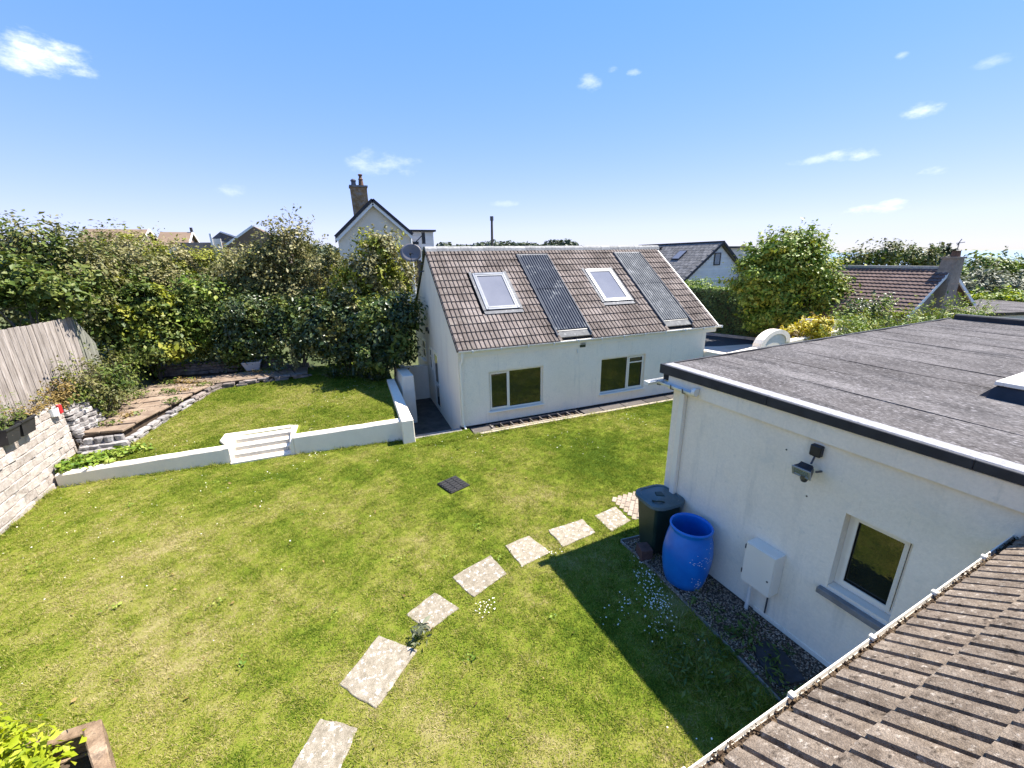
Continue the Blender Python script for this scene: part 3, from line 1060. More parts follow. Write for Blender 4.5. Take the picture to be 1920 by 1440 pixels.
corrugated(PANEL1, None, 'dark grey corrugated plastic', [(12.24, 13.92), (13.88, 15.46)], [M['sheet_dark'], M['sheet_dark']])
corrugated(PANEL2, None, 'pale chalky corrugated plastic', [(12.26, 13.96), (13.92, 15.50)], [M['sheet_pale'], M['sheet_pale']])
# satellite dish on the gable
sd = thing('satellite_dish', 'grey satellite dish on a bracket at the cottage gable peak', 'satellite dish', (2.95, 16.2, 4.9))
dc = Vector((2.62, 16.35, 5.42))
ax = Vector((-.25, -1, .25)).normalized()
ux = ax.cross(Vector((0, 0, 1))).normalized()
uy = ux.cross(ax)
mb = MB()
ringn = 24
vs, fs = [tuple(dc - ax * .06)], []
for j, rr in enumerate((.25, .5, .75, 1.0)):
    for k in range(ringn):
        t = 2 * math.pi * k / ringn
        vs.append(tuple(dc + ux * (.40 * rr * math.cos(t)) + uy * (.34 * rr * math.sin(t)) - ax * (.06 * (1 - rr * rr))))
for k in range(ringn):
    fs.append((0, 1 + k, 1 + (k + 1) % ringn))
for j in range(3):
    for k in range(ringn):
        a0, a1 = 1 + j * ringn + k, 1 + j * ringn + (k + 1) % ringn
        fs.append((a0, a0 + ringn, a1 + ringn, a1))
mb.add(vs, fs)
dsh = mb.build('dish', M['dish'], sd, smooth=True, recalc=False)
sol = dsh.modifiers.new('solid', 'SOLIDIFY')
sol.thickness = .012
mb = MB()
mb.tube([tuple(dc - ax * .06), (2.80, 16.35, 5.30), (2.86, 16.35, 5.15), (2.86, 16.35, 4.55)], .025, 8)
mb.tube([(2.86, 16.35, 4.7), (3.05, 16.35, 4.75)], .02, 8)
mb.tube([(2.86, 16.35, 5.0), (3.05, 16.30, 5.0)], .02, 8)
mb.build('mast', M['dark_metal'], sd)
mb = MB()
mb.tube([tuple(dc - uy * .32), tuple(dc - uy * .16 + ax * .38)], .012, 6)
mb.tube([tuple(dc - uy * .16 + ax * .36), tuple(dc - uy * .12 + ax * .46)], .035, 8)
mb.build('receiver_arm', M['black_plastic'], sd)
ta = thing('tv_aerial', 'small black aerial on a white pole above the cottage gable', 'aerial', (2.90, 16.0, 5.0))
MB().tube([(2.92, 16.0, 5.1), (2.98, 16.0, 5.75)], .018, 8).build('pole', M['upvc'], ta)
mb = MB()
mb.box(2.99, 15.9, 5.72, 3.10, 16.0, 6.12)
mb.bar((2.72, 16.0, 5.74), (3.02, 16.0, 6.02), .03, .03)
mb.box(2.66, 15.95, 5.70, 2.86, 16.03, 5.80)
mb.build('antenna', M['black_plastic'], ta)

# ------------------------------------------------------------------ strip of planks along the cottage front
strip = thing('plank_walkway', 'dark weathered boards laid in the gap along the cottage front wall', 'boards', (7, 11.6, -.1))
box('bed', (3.3, 11.28, -.30, 13.0, 11.945, -.115), M['soil'], strip)
x = 3.32
while x < 12.9:
    if x < 3.8 or x > 7.3:
        wd = random.uniform(.75, 1.1)
        MB().hexa([(x, 11.35, -.11), (x + wd - .03, 11.35, -.11), (x + wd - .03, 11.90, -.11), (x, 11.90, -.11)],
                  [(x, 11.35, -.055), (x + wd - .03, 11.35, -.06), (x + wd - .03, 11.90, -.05), (x, 11.90, -.055)]).build('plank', M['plank'], strip, bevel=.006)
        x += wd
    else:
        x = 7.36
lad = thing('timber_frame', 'old timber ladder frame lying along the cottage wall below the left window', 'timber frame', (5.5, 11.6, 0))
MB().box(3.86, 11.33, -.06, 7.20, 11.39, .01).build('rail', M['batten'], lad, bevel=.005)
MB().box(3.82, 11.80, -.07, 7.26, 11.85, -.01).build('rail', M['plank'], lad, bevel=.005)
for k in range(10):
    xa = 3.95 + k * .355
    MB().box(xa, 11.39, -.065, xa + .045, 11.80, -.015).build('rung', M['plank'], lad)
edge = thing('lawn_edging', 'pale timber edging board between the lawn and the cottage boards', 'edging', (8, 11.2, 0))
for xa, xb in ((3.45, 5.6), (5.605, 7.9), (7.905, 10.2), (10.205, 12.9)):
    MB().hexa([(xa, 11.17, -.2), (xb, 11.17, -.2), (xb, 11.275, -.2), (xa, 11.275, -.2)],
              [(xa, 11.17, .015), (xb, 11.17, .02), (xb, 11.275, .02), (xa, 11.275, .015)]).build('board', M['batten'], edge, bevel=.006)

# ------------------------------------------------------------------ sunken passage by the gable
psg = MB().box(1.3, 11.98, -.9, 3.2, 17.3, -.62).build('passage_floor', M['passage'])
psg['kind'] = 'structure'
kb = MB().hexa([(1.52, 11.72, -.7), (3.03, 11.72, -.7), (3.03, 11.97, -.7), (1.52, 11.97, -.7)], [(1.52, 11.72, -.01), (3.03, 11.72, -.015), (3.03, 11.97, -.02), (1.52, 11.97, -.01)]).build('concrete_kerb', M['concrete'], bevel=.012)
tag(kb, 'worn concrete kerb across the mouth of the sunken passage', 'kerb')
o = MB().hexa([(2.05, 17.12, -.7), (3.05, 17.12, -.7), (3.05, 17.35, -.7), (2.05, 17.35, -.7)], [(2.05, 17.12, .87), (3.05, 17.12, .84), (3.05, 17.35, .84), (2.05, 17.35, .87)]).build('passage_wall', M['wall_paint'], bevel=.015)
tag(o, 'white wall closing the far end of the sunken passage beside the cottage', 'wall')
o = MB().hexa([(1.52, 14.5, -.7), (2.05, 14.5, -.7), (2.05, 17.11, -.7), (1.52, 17.11, -.7)], [(1.66, 14.5, 1.20), (2.05, 14.5, 1.20), (2.05, 17.11, 1.0), (1.66, 17.11, 1.0)]).build('wall_pier', M['wall_paint'], bevel=.015)
tag(o, 'tall white wall block standing in the passage behind the low side wall', 'wall')

# ------------------------------------------------------------------ low white garden wall and steps


lw = thing('low_garden_wall', 'long low white painted wall holding up the raised lawn', 'wall', (-2.8, 12.1, 0))


def low_section(name, xa, xb, za, zb, th=.30):
    ya, yb = wall_line(xa), wall_line(xb)
    k = max(2, int((xb - xa) / .35))
    xs = [xa + (xb - xa) * i / k for i in range(k + 1)]
    ring = []
    for i, x in enumerate(xs):
        t = i / k
        z = za + (zb - za) * t + random.uniform(-.008, .008)
        y = ya + (yb - ya) * t + random.uniform(-.006, .006)
        ring.append([(x, y, -.3), (x, y + .01, z - .02), (x, y + .03, z), (x, y + th - .03, z + .005), (x, y + th, z - .02), (x, y + th, -.3)])
    mb = MB()
    m = 6
    vs = [p for r in ring for p in r]
    fs = [(i * m + j, i * m + (j + 1) % m, (i + 1) * m + (j + 1) % m, (i + 1) * m + j) for i in range(k) for j in range(m)]
    fs += [tuple(range(m)), tuple(range(k * m, k * m + m))[::-1]]
    mb.add(vs, fs)
    return mb.build(name, M['wall_paint'], lw, bevel=.012)


low_section('wall_section', -7.03, -3.42, .275, .43)
low_section('wall_section', -1.74, 1.20, .50, .60)
o = MB().hexa([(1.16, 11.45, -.7), (1.52, 11.45, -.7), (1.52, 15.9, -.7), (1.16, 15.9, -.7)], [(1.16, 11.47, .70), (1.50, 11.47, .70), (1.50, 15.9, .78), (1.22, 15.9, .78)]).build('side_wall', M['wall_paint'], lw, bevel=.015)
st = thing('garden_steps', 'white painted garden steps set into the low wall', 'steps', (-2.6, 12.5, 0))
sx0, sx1 = -3.30, -1.86
y = wall_line(-2.6) - .02
box('landing', (sx0 - .02, y - .02, -.2, sx1 + .02, y + .24, .035), M['wall_paint'], st, bevel=.012)
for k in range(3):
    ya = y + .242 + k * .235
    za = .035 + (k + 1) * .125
    box('riser_shade_panel', (sx0 + .05, ya - .005, za - .115, sx1 - .05, ya - .0015, za - .02), M['riser_shade'], st)  # thin grey panel over each step front, its shade put into the colour
    box('step', (sx0 + .001, ya, -.2, sx1 - .001, ya + .234, za), M['wall_paint'], st, bevel=.012)
ya = y + .242 + 3 * .235
box('top_rim', (sx0 - .14, ya + .0005, -.2, sx1 + .16, ya + .20, .47), M['wall_paint'], st, bevel=.02)
# curved left cheek, straight right cheek
mb = MB()
prof = [(-3.425, wall_line(-3.4) + .005, .43), (-3.43, wall_line(-3.4) + .30, .44), (-3.47, y + .70, .46), (-3.44, ya + .19, .475)]
ring = []
for (px, py, pz) in prof:
    ring.append([(px - .16 if py > 12.5 else px - .02, py, -.2), (px - .16 if py > 12.5 else px - .02, py, pz), (sx0 - .002, py, pz), (sx0 - .002, py, -.2)])
vs = [p for r in ring for p in r]
fs = [(i * 4 + j, i * 4 + (j + 1) % 4, (i + 1) * 4 + (j + 1) % 4, (i + 1) * 4 + j) for i in range(3) for j in range(4)] + [(0, 1, 2, 3), (15, 14, 13, 12)]
mb.add(vs, fs)
mb.build('left_cheek', M['wall_paint'], st, bevel=.015)
mb = MB()
yy = wall_line(-1.75)
mb.hexa([(sx1 + .002, yy + .02, -.2), (-1.745, yy + .02, -.2), (-1.68, ya - .001, -.2), (sx1 + .002, ya - .001, -.2)],
        [(sx1 + .002, yy + .02, .30), (-1.745, yy + .02, .50), (-1.68, ya - .001, .50), (sx1 + .002, ya - .001, .48)])
mb.build('right_cheek', M['wall_paint'], st, bevel=.012)

# ------------------------------------------------------------------ block wall on the left, planters, can
bw = thing('block_wall', 'rough limewashed block wall at the left edge of the garden', 'wall', (-7.1, 11, 0))
bh, bl = .205, .43


def bw_x(yv):
    return -6.92 - (yv - 9.5) * .055


core = MB()
core.slab3([(bw_x(8.2) - .02, 8.2, -.3), (bw_x(13.86) - .02, 13.86, -.3), (bw_x(13.86) - .02, 13.86, 1.50), (bw_x(8.2) - .02, 8.2, 1.50)], (-.2, 0, 0))
core.build('mortar_core', M['mortar'], bw)
for r in range(9):
    yv = 8.2 + (bl / 2 if r % 2 else 0)
    top = r == 8
    while yv < 13.86:
        ln = min(bl, 13.88 - yv)
        if ln > .08 and not (top and random.random() < .25):
            x0 = bw_x(yv + ln / 2) + random.uniform(-.012, .018)
            h = bh - .012
            z0 = -.10 + r * bh
            j = lambda s=.012: random.uniform(-s, s)
            MB().hexa([(x0 + j(), yv + .006, z0 + j(.006)), (x0 - .24, yv + .006, z0), (x0 - .24, yv + ln - .008, z0), (x0 + j(), yv + ln - .008, z0 + j(.006))],
                      [(x0 + j(), yv + .006 + j(.005), z0 + h + j(.006)), (x0 - .24, yv + .006, z0 + h), (x0 - .24, yv + ln - .008, z0 + h), (x0 + j(), yv + ln - .008 + j(.005), z0 + h + j(.006))]).build('block', M['block'], bw, bevel=.012)
        yv += bl
bank = MB().slab3([(-7.6, 6, .2), (-7.26, 6, 1.55), (-7.26, 13.9, 1.60), (-7.6, 13.9, .2)], (-1.5, 0, 0)).build('planted_bank', M['soil'])
bank['kind'] = 'structure'
for (ya, yb, zz, lab) in ((11.38, 11.80, 1.55, 'black plastic trough planter at the very left edge on the block wall'),
                          (11.86, 12.32, 1.56, 'black plastic trough planter nearer the red-topped can on the block wall')):
    t = thing('trough_planter', lab, 'planter', (-7.1, (ya + yb) / 2, zz), group='black troughs on the block wall')
    xo, xi = -6.86, -7.12
    mb = MB()
    b0 = [(xi + .03, ya + .03, zz), (xo - .05, ya + .03, zz), (xo - .05, yb - .03, zz), (xi + .03, yb - .03, zz)]
    t0 = [(xi, ya, zz + .33), (xo, ya, zz + .33), (xo, yb, zz + .33), (xi, yb, zz + .33)]
    mb.add(b0 + t0, [(3, 2, 1, 0), (0, 1, 5, 4), (1, 2, 6, 5), (2, 3, 7, 6), (3, 0, 4, 7)])
    o = mb.build('tub', M['black_plastic'], t, recalc=False)
    o.modifiers.new('s', 'SOLIDIFY').thickness = .012
    mb = MB()
    for q in ((xi - .02, ya - .02, xo + .02, ya + .015), (xi - .02, yb - .015, xo + .02, yb + .02), (xi - .02, ya + .015, xi + .015, yb - .015), (xo - .015, ya + .015, xo + .02, yb - .015)):
        mb.box(q[0], q[1], zz + .315, q[2], q[3], zz + .355)
    mb.build('rim', M['black_plastic'], t)
    box('compost', (xi + .02, ya + .02, zz + .26, xo - .02, yb - .02, zz + .30), M['soil'], t)
can = thing('paint_can', 'small white tub with a red side standing on the block wall end', 'tub', (-7.10, 13.42, 1.53))
MB().lathe([(0, 0), (.10, 0), (.115, .20), (.10, .20), (.09, .02), (0, .02)], (-7.10, 13.38, 1.535), 16).build('tub', M['white_timber'], can)
MB().hexa([(-7.03, 13.44, 1.55), (-6.985, 13.44, 1.55), (-6.985, 13.56, 1.55), (-7.03, 13.56, 1.55)], [(-7.04, 13.42, 1.80), (-6.975, 13.42, 1.80), (-6.975, 13.55, 1.78), (-7.04, 13.55, 1.78)]).build('red_bottle', M['red'], can, bevel=.015)

# fence of upright boards
fn = thing('board_fence', 'silver grey fence of upright boards behind the block wall', 'fence', (-7.6, 12, 1.7))
yv = 8.6
k = 0
while yv < 16.42:
    wdt = .118
    dx = .012 if k % 2 else 0
    zt = 3.71 + .02 * math.sin(yv * 1.1) + random.uniform(-.012, .012)
    zb = 1.55 if yv < 14.2 else 1.55 - (yv - 14.2) * .25
    xx = -7.60 + dx + random.uniform(-.004, .004)
    MB().hexa([(xx - .018, yv, zb), (xx, yv, zb), (xx, yv + wdt, zb), (xx - .018, yv + wdt, zb)],
              [(xx - .018, yv + random.uniform(-.008, .008), zt), (xx, yv, zt), (xx, yv + wdt, zt + random.uniform(-.008, .008)), (xx - .018, yv + wdt, zt)]).build('board', M['fence'], fn)
    yv += wdt - .008 + random.uniform(-.004, .006)
    k += 1
for zz in (2.1, 3.3):
    MB().box(-7.69, 8.6, zz, -7.63, 16.5, zz + .08).build('rail', M['fence'], fn)
box('post', (-7.70, 16.50, .8, -7.60, 16.60, 3.75), M['fence_green'], fn)
rp = thing('return_fence_panel', 'short greenish fence panel dropping away from the end of the grey fence', 'fence', (-7.58, 16.8, 1))
for k in range(5):
    a = Vector((-7.60, 16.62, 0)) + Vector((.06, .99, 0)) * (k * .125)
    b = a + Vector((.06, .99, 0)) * .118
    zt = 3.60 - k * .17
    MB().hexa([(a.x, a.y, .8), (a.x + .02, a.y - .01, .8), (b.x + .02, b.y - .01, .8), (b.x, b.y, .8)], [(a.x, a.y, zt), (a.x + .02, a.y - .01, zt), (b.x + .02, b.y - .01, zt - .17), (b.x, b.y, zt - .17)]).build('board', M['fence_green'], rp)

# ------------------------------------------------------------------ stones


def stone(name, c, sz, mt, parent, rz=0.0):
    """irregular flat-sided stone"""
    vs = []
    for dz in (-1, 1):
        for q in ((-1, -1), (0, -1.15), (1, -.9), (1.12, .1), (.9, 1), (-.1, 1.1), (-1.05, .85)):
            k = random.uniform(.78, 1.1)
            tz = dz * random.uniform(.75, 1.1)
            x, y, z = q[0] * sz[0] * k, q[1] * sz[1] * k, tz * sz[2]
            vs.append((c[0] + x * math.cos(rz) - y * math.sin(rz), c[1] + x * math.sin(rz) + y * math.cos(rz), c[2] + z))
    fs = [tuple(range(7))[::-1], tuple(range(7, 14))] + [(i, (i + 1) % 7, 7 + (i + 1) % 7, 7 + i) for i in range(7)]
    return MB().add(vs, fs).build(name, mt, parent, bevel=min(sz) * .25)


ds = thing('dry_stone_wall', 'heaped grey dry stone wall between the block wall and the flagstones', 'wall', (-7.0, 14.8, .6))
core = MB().hexa([(-7.7, 13.9, .2), (-7.05, 13.9, .2), (-6.95, 16.2, .3), (-7.7, 16.2, .3)], [(-7.7, 13.9, 1.45), (-7.28, 13.9, 1.45), (-7.2, 16.2, 1.5), (-7.7, 16.2, 1.5)]).build('rubble_core', M['soil'], ds)
for r in range(9):
    z = .50 + r * .125
    yv = 13.92
    while yv < 16.2:
        ln = random.uniform(.12, .34)
        xf = -7.02 - r * .022 + .28 * math.exp(-((yv - 14.6) / .5) ** 2) * (1 - r / 9) + random.uniform(-.04, .05)
        stone('stone', (xf - .06, yv + ln / 2, z + random.uniform(-.02, .02)), (.11, ln / 2, random.uniform(.045, .07)), M['rubble'], ds, random.uniform(-.3, .3))
        yv += ln * .95
# flagstone path / patio edged with stones
pt = thing('flagstone_path', 'path of worn reddish sandstone flags raised above the lawn', 'path', (-6, 16, .7))
right = [(-6.05, 13.78), (-5.75, 15.1), (-5.40, 16.50), (-5.0, 17.75), (-4.85, 18.1)]
left = [(-7.05, 14.0), (-7.15, 15.1), (-7.3, 16.5), (-7.3, 17.9), (-7.2, 19.2)]


def lerp_poly(poly, t):
    t = max(0, min(t, .9999)) * (len(poly) - 1)
    i = int(t)
    f = t - i
    return (poly[i][0] + (poly[i + 1][0] - poly[i][0]) * f, poly[i][1] + (poly[i + 1][1] - poly[i][1]) * f)


def flag(quad, z, parent, th=.06, tilt=.012):
    t = [(p[0], p[1], z + random.uniform(-tilt, tilt)) for p in quad]
    b = [(p[0], p[1], z - th) for p in quad]
    return MB().hexa(b, t).build('flagstone', M['terracotta'], parent, bevel=.012)


rows = [0, .10, .20, .30, .40, .50, .60, .70, .80, .90, 1.0]
for i in range(10):
    t0, t1 = rows[i] + .004, rows[i + 1] - .004
    cuts = [0, random.uniform(.28, .42), random.uniform(.6, .75), 1] if i % 2 else [0, random.uniform(.4, .6), 1]
    for j in range(len(cuts) - 1):
        u0, u1 = cuts[j] + .008, cuts[j + 1] - .008
        sk = random.uniform(-.015, .015)
        q = []
        for (u, t) in ((u0, t0), (u1, t0 + sk), (u1, t1 + sk * .5), (u0, t1)):
            a, b = lerp_poly(left, t), lerp_poly(right, t)
            q.append((a[0] + (b[0] - a[0]) * u, a[1] + (b[1] - a[1]) * u))
        flag(q, .80 + .02 * math.sin(i * 1.3), pt)
front = [(-4.83, 18.12), (-3.2, 18.2), (-1.65, 18.15)]
back = [(-6.7, 19.25), (-4.0, 19.45), (-1.7, 19.2)]
for i in range(7):
    t0, t1 = i / 7 + .006, (i + 1) / 7 - .006
    for (u0, u1) in ((.0, .48), (.5, 1.0)):
        q = []
        for (u, t) in ((u0, t0), (u0, t1), (u1, t1), (u1, t0)):
            a, b = lerp_poly(front, t), lerp_poly(back, t)
            q.append((a[0] + (b[0] - a[0]) * u, a[1] + (b[1] - a[1]) * u))
        flag(q, .82, pt)
bed = MB().prism([(-7.3, 13.95), (-6.15, 13.9), (-5.5, 16.5), (-4.95, 18.2), (-1.75, 18.3), (-1.75, 20.5), (-8.2, 20.5)], .1, .735).build('path_bed', M['soil'], pt)
pe = thing('path_edge_stones', 'rough stones under the lawn side edge of the flagstone path', 'stone edging', (-5.5, 16, .5))
edge_line = [(-6.9, 13.75), (-6.05, 13.70), (-5.72, 15.1), (-5.36, 16.5), (-4.95, 17.75), (-4.75, 18.02), (-3.2, 18.1), (-1.6, 18.05)]
for r in range(2):
    t = 0.0
    while t < 1:
        p, q = lerp_poly(edge_line, t), lerp_poly(edge_line, min(t + .01, .999))
        ang = math.atan2(q[1] - p[1], q[0] - p[0])
        ln = random.uniform(.10, .24)
        base = float(raised_z(p[0], p[1]))
        stone('stone', (p[0] + random.uniform(-.02, .03), p[1] + random.uniform(-.03, .02), base + .03 + r * .10), (ln, .09, .05), M['old_stone'] if t > .45 else M['rubble'], pe, ang + random.uniform(-.1, .1))
        t += ln * 2.0 / 9.8
for k in range(9):
    stone('stone', (-6.95 + k * .11, 13.82 + random.uniform(-.03, .03), float(raised_z(-6.5, 13.5)) + .12 + .16 * (k % 2)), (.10, .07, .09), M['rubble'], pe, random.uniform(-.3, .3))
for k in range(5):
    stone('stone', (-6.8 + k * .21, 13.55 + random.uniform(-.06, .06), float(raised_z(-6.5, 13.5)) + .02), (.12, .10, .06), M['rubble'], pe, random.random())
ld = thing('stone_ledge', 'low dark stone ledge under the bushes behind the path', 'ledge', (-5.5, 20.6, .8))
for r in range(3):
    xx = -8.0
    while xx < -3.1:
        ln = random.uniform(.15, .38)
        stone('stone', (xx + ln, 20.55 + (xx + 8) * -.10 + random.uniform(-.03, .03), .80 + r * .13), (ln, .16, .065), M['old_stone'], ld, -.10)
        xx += ln * 1.9
xx = -8.0
while xx < -3.2:
    ln = random.uniform(.5, .9)
    ya = 20.42 + (xx + 8) * -.10
    MB().hexa([(xx, ya, 1.14), (xx + ln - .02, ya - .09, 1.14), (xx + ln - .02, ya + .5, 1.14), (xx, ya + .55, 1.14)], [(xx, ya, 1.20), (xx + ln - .02, ya - .09, 1.19), (xx + ln - .02, ya + .5, 1.2), (xx, ya + .55, 1.2)]).build('coping_slab', M['old_stone'], ld, bevel=.012)
    xx += ln
pot = thing('plant_pot', 'pale oblong plant pot under the bushes behind the lawn', 'plant pot', (-3.75, 19.6, .83))
o = MB().add([(-4.03, 19.45, .85), (-3.57, 19.45, .85), (-3.57, 19.75, .85), (-4.03, 19.75, .85), (-4.16, 19.38, 1.20), (-3.46, 19.38, 1.20), (-3.46, 19.82, 1.20), (-4.16, 19.82, 1.20)],
             [(3, 2, 1, 0), (0, 1, 5, 4), (1, 2, 6, 5), (2, 3, 7, 6), (3, 0, 4, 7)]).build('tub', M['glazed_pot'], pot, recalc=False)
o.modifiers.new('s', 'SOLIDIFY').thickness = .03
box('soil', (-4.08, 19.46, 1.10, -3.54, 19.76, 1.15), M['soil'], pot)

# ------------------------------------------------------------------ flat-roofed extension on the right
FR = rad(3.4)
T_f = Matrix.Translation((5.11, 5.19, 0)) @ Matrix.Rotation(FR, 4, 'Z')
ext = thing('flat_roof_extension', 'white rendered flat-roofed extension with black roof edge', 'building', (5.11, 5.19, 0), FR)
# side wall facing the lawn: wall plane u=0, runs v from 0 to -7.5
T_s = T_f @ Matrix(((0, 1, 0, 0), (1, 0, 0, 0), (0, 0, 1, 0), (0, 0, 0, 1)))
OPEN = (-3.40, 1.10, -2.765, 2.21)
mb = MB(T_s)
wall_with_holes(mb, -7.5, 0, -.3, 3.14, [OPEN], 0, .26)
mb.build('side_wall', M['render'], ext)
mb = MB(T_f)
mb.box(.262, -.262, -.3, 10.6, 0, 3.14)
mb.box(10.34, -7.5, -.3, 10.6, -.264, 3.14)
mb.build('end_wall', M['render'], ext)
MB(T_f).box(-.02, -7.5, -.12, -.001, -1.95, .10).build('plinth', M['render'], ext, bevel=.008)
# white fascia board, black trim, roof strips
mb = MB(T_f)
mb.box(-.05, -7.6, 2.985, -.002, .10, 3.224)
mb.build('fascia', M['render'], ext, bevel=.004)
mb = MB(T_f)
mb.box(-.002, .075, 2.985, 10.7, .10, 3.226)
mb.build('rear_fascia', M['upvc_grey'], ext)
v = -7.6
while v < .26:
    v2 = min(v + 1.98, .275)
    mb = MB(T_f)
    va = v + .003
    lo_, hi_ = (lambda q: 3.228 - .004 * q), (lambda q: 3.388 + .011 * q)
    mb.hexa([(-.098, va, lo_(va)), (-.0585, va, lo_(va)), (-.0585, v2, lo_(v2)), (-.098, v2, lo_(v2))], [(-.098, va, hi_(va)), (-.0585, va, hi_(va)), (-.0585, v2, hi_(v2)), (-.098, v2, hi_(v2))])
    mb.build('roof_trim', M['trim_black'], ext, bevel=.006)
    v = v2
mb = MB(T_f)
mb.box(-.058, .235, 3.228, 10.75, .275, 3.388)
mb.build('roof_trim', M['trim_black'], ext, bevel=.006)
mb = MB(T_f)
mb.hexa([(-.058, -7.6, 3.23), (.16, -7.6, 3.23), (.16, .234, 3.24), (-.058, .234, 3.24)], [(-.058, -7.6, 3.308), (.16, -7.6, 3.308), (.16, .234, 3.393), (-.058, .234, 3.393)])
mb.build('gritty_edge', M['felt_edge'], ext, bevel=.02)
u = .161
k = 0
while u < 10.6:
    w = min(.94, 10.7 - u)
    mb = MB(T_f)
    zt = 3.362
    pts = [(0, zt + .008), (.05, zt + .002), (w * .5, zt - .006 + random.uniform(-.004, .004)), (w - .04, zt + .004), (w, zt + .006)]
    nn_ = 14
    vs, fs = [], []
    for i in range(nn_ + 1):
        vv = -7.6 + (7.83) * i / nn_
        for (du, z) in pts:
            vs.append((u + du, vv, z + .011 * vv + .006 * math.sin(vv * 1.7 + k * 2.1 + du * 3)))
    m = len(pts)
    for i in range(nn_):
        for j in range(m - 1):
            fs.append((i * m + j, i * m + j + 1, (i + 1) * m + j + 1, (i + 1) * m + j))
    base = len(vs)
    vs += [(u, -7.6, zt - .114), (u, .23, zt - .03)]
    fs.append((0, nn_ * m, base + 1, base))
    mb.add(vs, fs)
    o = mb.build('felt_strip', M['felt'], ext, smooth=False, recalc=False)
    u += w + .004
    k += 1
MB(T_f).hexa([(-.04, -7.6, 3.12), (10.72, -7.6, 3.12), (10.72, .225, 3.12), (-.04, .225, 3.12)], [(-.04, -7.6, 3.225), (10.72, -7.6, 3.225), (10.72, .225, 3.325), (-.04, .225, 3.325)]).build('roof_deck', M['roof_under'], ext)
mb = MB(T_f)
mb.box(10.705, -7.6, 3.17, 10.90, .18, 3.50)
mb.build('upstand_kerb', M['trim_black'], ext, bevel=.03)
# window in the side wall
casement(ext, 'window', OPEN[0] + .003, OPEN[1] + .055, OPEN[2] - .003, OPEN[3] - .003, [], .13, [0], T=T_s, sill=False, fw=.05)
MB(T_s).box(OPEN[0] - .002, -.085, 1.015, OPEN[2] + .075, -.002, 1.098).build('sill', M['concrete'], ext, bevel=.008)
MB(T_s).box(OPEN[0] + .003, .003, 1.101, OPEN[2] - .003, .128, 1.152).build('sill', M['meter'], ext)
# short gutter across the corner, with brackets and square downpipe
T_gut = T_f
g = gutter('gutter', T_f @ Vector((-.42, .235, 3.12)), T_f @ Vector((3.0, .235, 3.12)), .065, M['upvc_grey'], ext)
g2 = gutter('gutter', T_f @ Vector((-.11, .34, 3.10)), T_f @ Vector((-.11, -.52, 3.085)), .062, M['upvc_grey'], ext)
mb = MB(T_f)
for vv in (.22, -.08, -.33):
    mb.tube([(-.18, vv, 3.11), (-.175, vv, 3.04), (-.11, vv, 3.02), (-.045, vv, 3.05), (-.04, vv, 3.11)], .010, 6)
mb.build('gutter_bracket', M['dark_metal'], g2)
MB(T_f).tube([(-.115, -.50, 3.10), (-.115, -.56, 3.10)], .066, 12).build('gutter_stop_end', M['upvc'], g2)
MB(T_f).box(-.085, -.30, .60, -.003, -.20, 3.04).build('downpipe', M['upvc'], ext, bevel=.006)
# roof light on the flat roof
rl = MB()
p = [(6.98, 2.00), (8.10, 2.36), (9.3, 1.2), (8.1, .8)]
q = [(7.02, 2.10), (7.95, 2.40), (9.1, 1.25), (8.1, .95)]
T_rl = T_f @ Matrix.Translation((2.60, -2.98, 3.318))
mb = MB(T_rl)
mb.hexa([(-.12, -1.32, 0), (1.15, -1.32, 0), (1.15, .12, 0), (-.12, .12, 0)], [(0, -1.2, .17), (1.03, -1.2, .17), (1.03, 0, .17), (0, 0, .17)])
kerb = mb.build('rooflight_kerb', M['trim_black'], ext)
mb = MB(T_rl)
for q in ((-.03, -1.23, 1.06, -1.15), (-.03, -.05, 1.06, .03), (-.03, -1.15, .05, -.05), (.98, -1.15, 1.06, -.05)):
    mb.box(q[0], q[1], .171, q[2], q[3], .225)
mb.build('frame', M['upvc'], kerb, bevel=.006)
MB(T_rl).box(.051, -1.149, .18, .979, -.051, .21).build('pane', M['clear_plastic'], kerb)

# floodlight, meter box, vent hole
fl = thing('floodlight', 'dark floodlight with black junction box on the extension wall', 'floodlight', T_f @ Vector((0, -2.3, 2.8)), FR)
MB(T_f).box(-.075, -2.40, 2.78, -.002, -2.27, 2.93).build('junction_box', M['black_plastic'], fl, bevel=.012)
MB(T_f).tube([(-.04, -2.33, 2.785), (-.06, -2.33, 2.73), (-.09, -2.33, 2.68)], .012, 8).build('cable_gland', M['dark_metal'], fl)
Th = T_f @ Matrix.Translation((-.17, -2.32, 2.62)) @ Matrix.Rotation(rad(-20), 4, 'Y')
mb = MB(Th)
mb.hexa([(-.07, -.105, -.06), (-.07, .105, -.06), (-.07, .105, .06), (-.07, -.105, .06)], [(.05, -.07, -.035), (.05, .07, -.035), (.05, .07, .045), (.05, -.07, .045)])
for k in range(4):
    mb.box(-.03 + k * .02, -.07, .045, -.022 + k * .02, .07, .072)
mb.build('lamp_head', M['dark_metal'], fl)
mb = MB(Th)
for q in ((-.11, -.065, .11, -.045), (-.11, .045, .11, .065), (-.11, -.045, -.085, .045), (.085, -.045, .11, .045)):
    mb.box(-.085, q[0], q[1], -.071, q[2], q[3])
mb.build('front_rim', M['metal'], fl)
MB(Th).box(-.080, -.084, -.044, -.0725, .084, .044).build('reflector', M['reflector'], fl)
MB(T_f).lathe([(0, -.09), (.03, -.085), (.045, -.05), (.05, 0), (0, 0)], (-.19, -2.34, 2.555), 12).build('motion_sensor', M['dark_metal'], fl)
mb = MB(T_f)
mb.bar((-.12, -2.42, 2.62), (-.003, -2.42, 2.60), .02, .02)
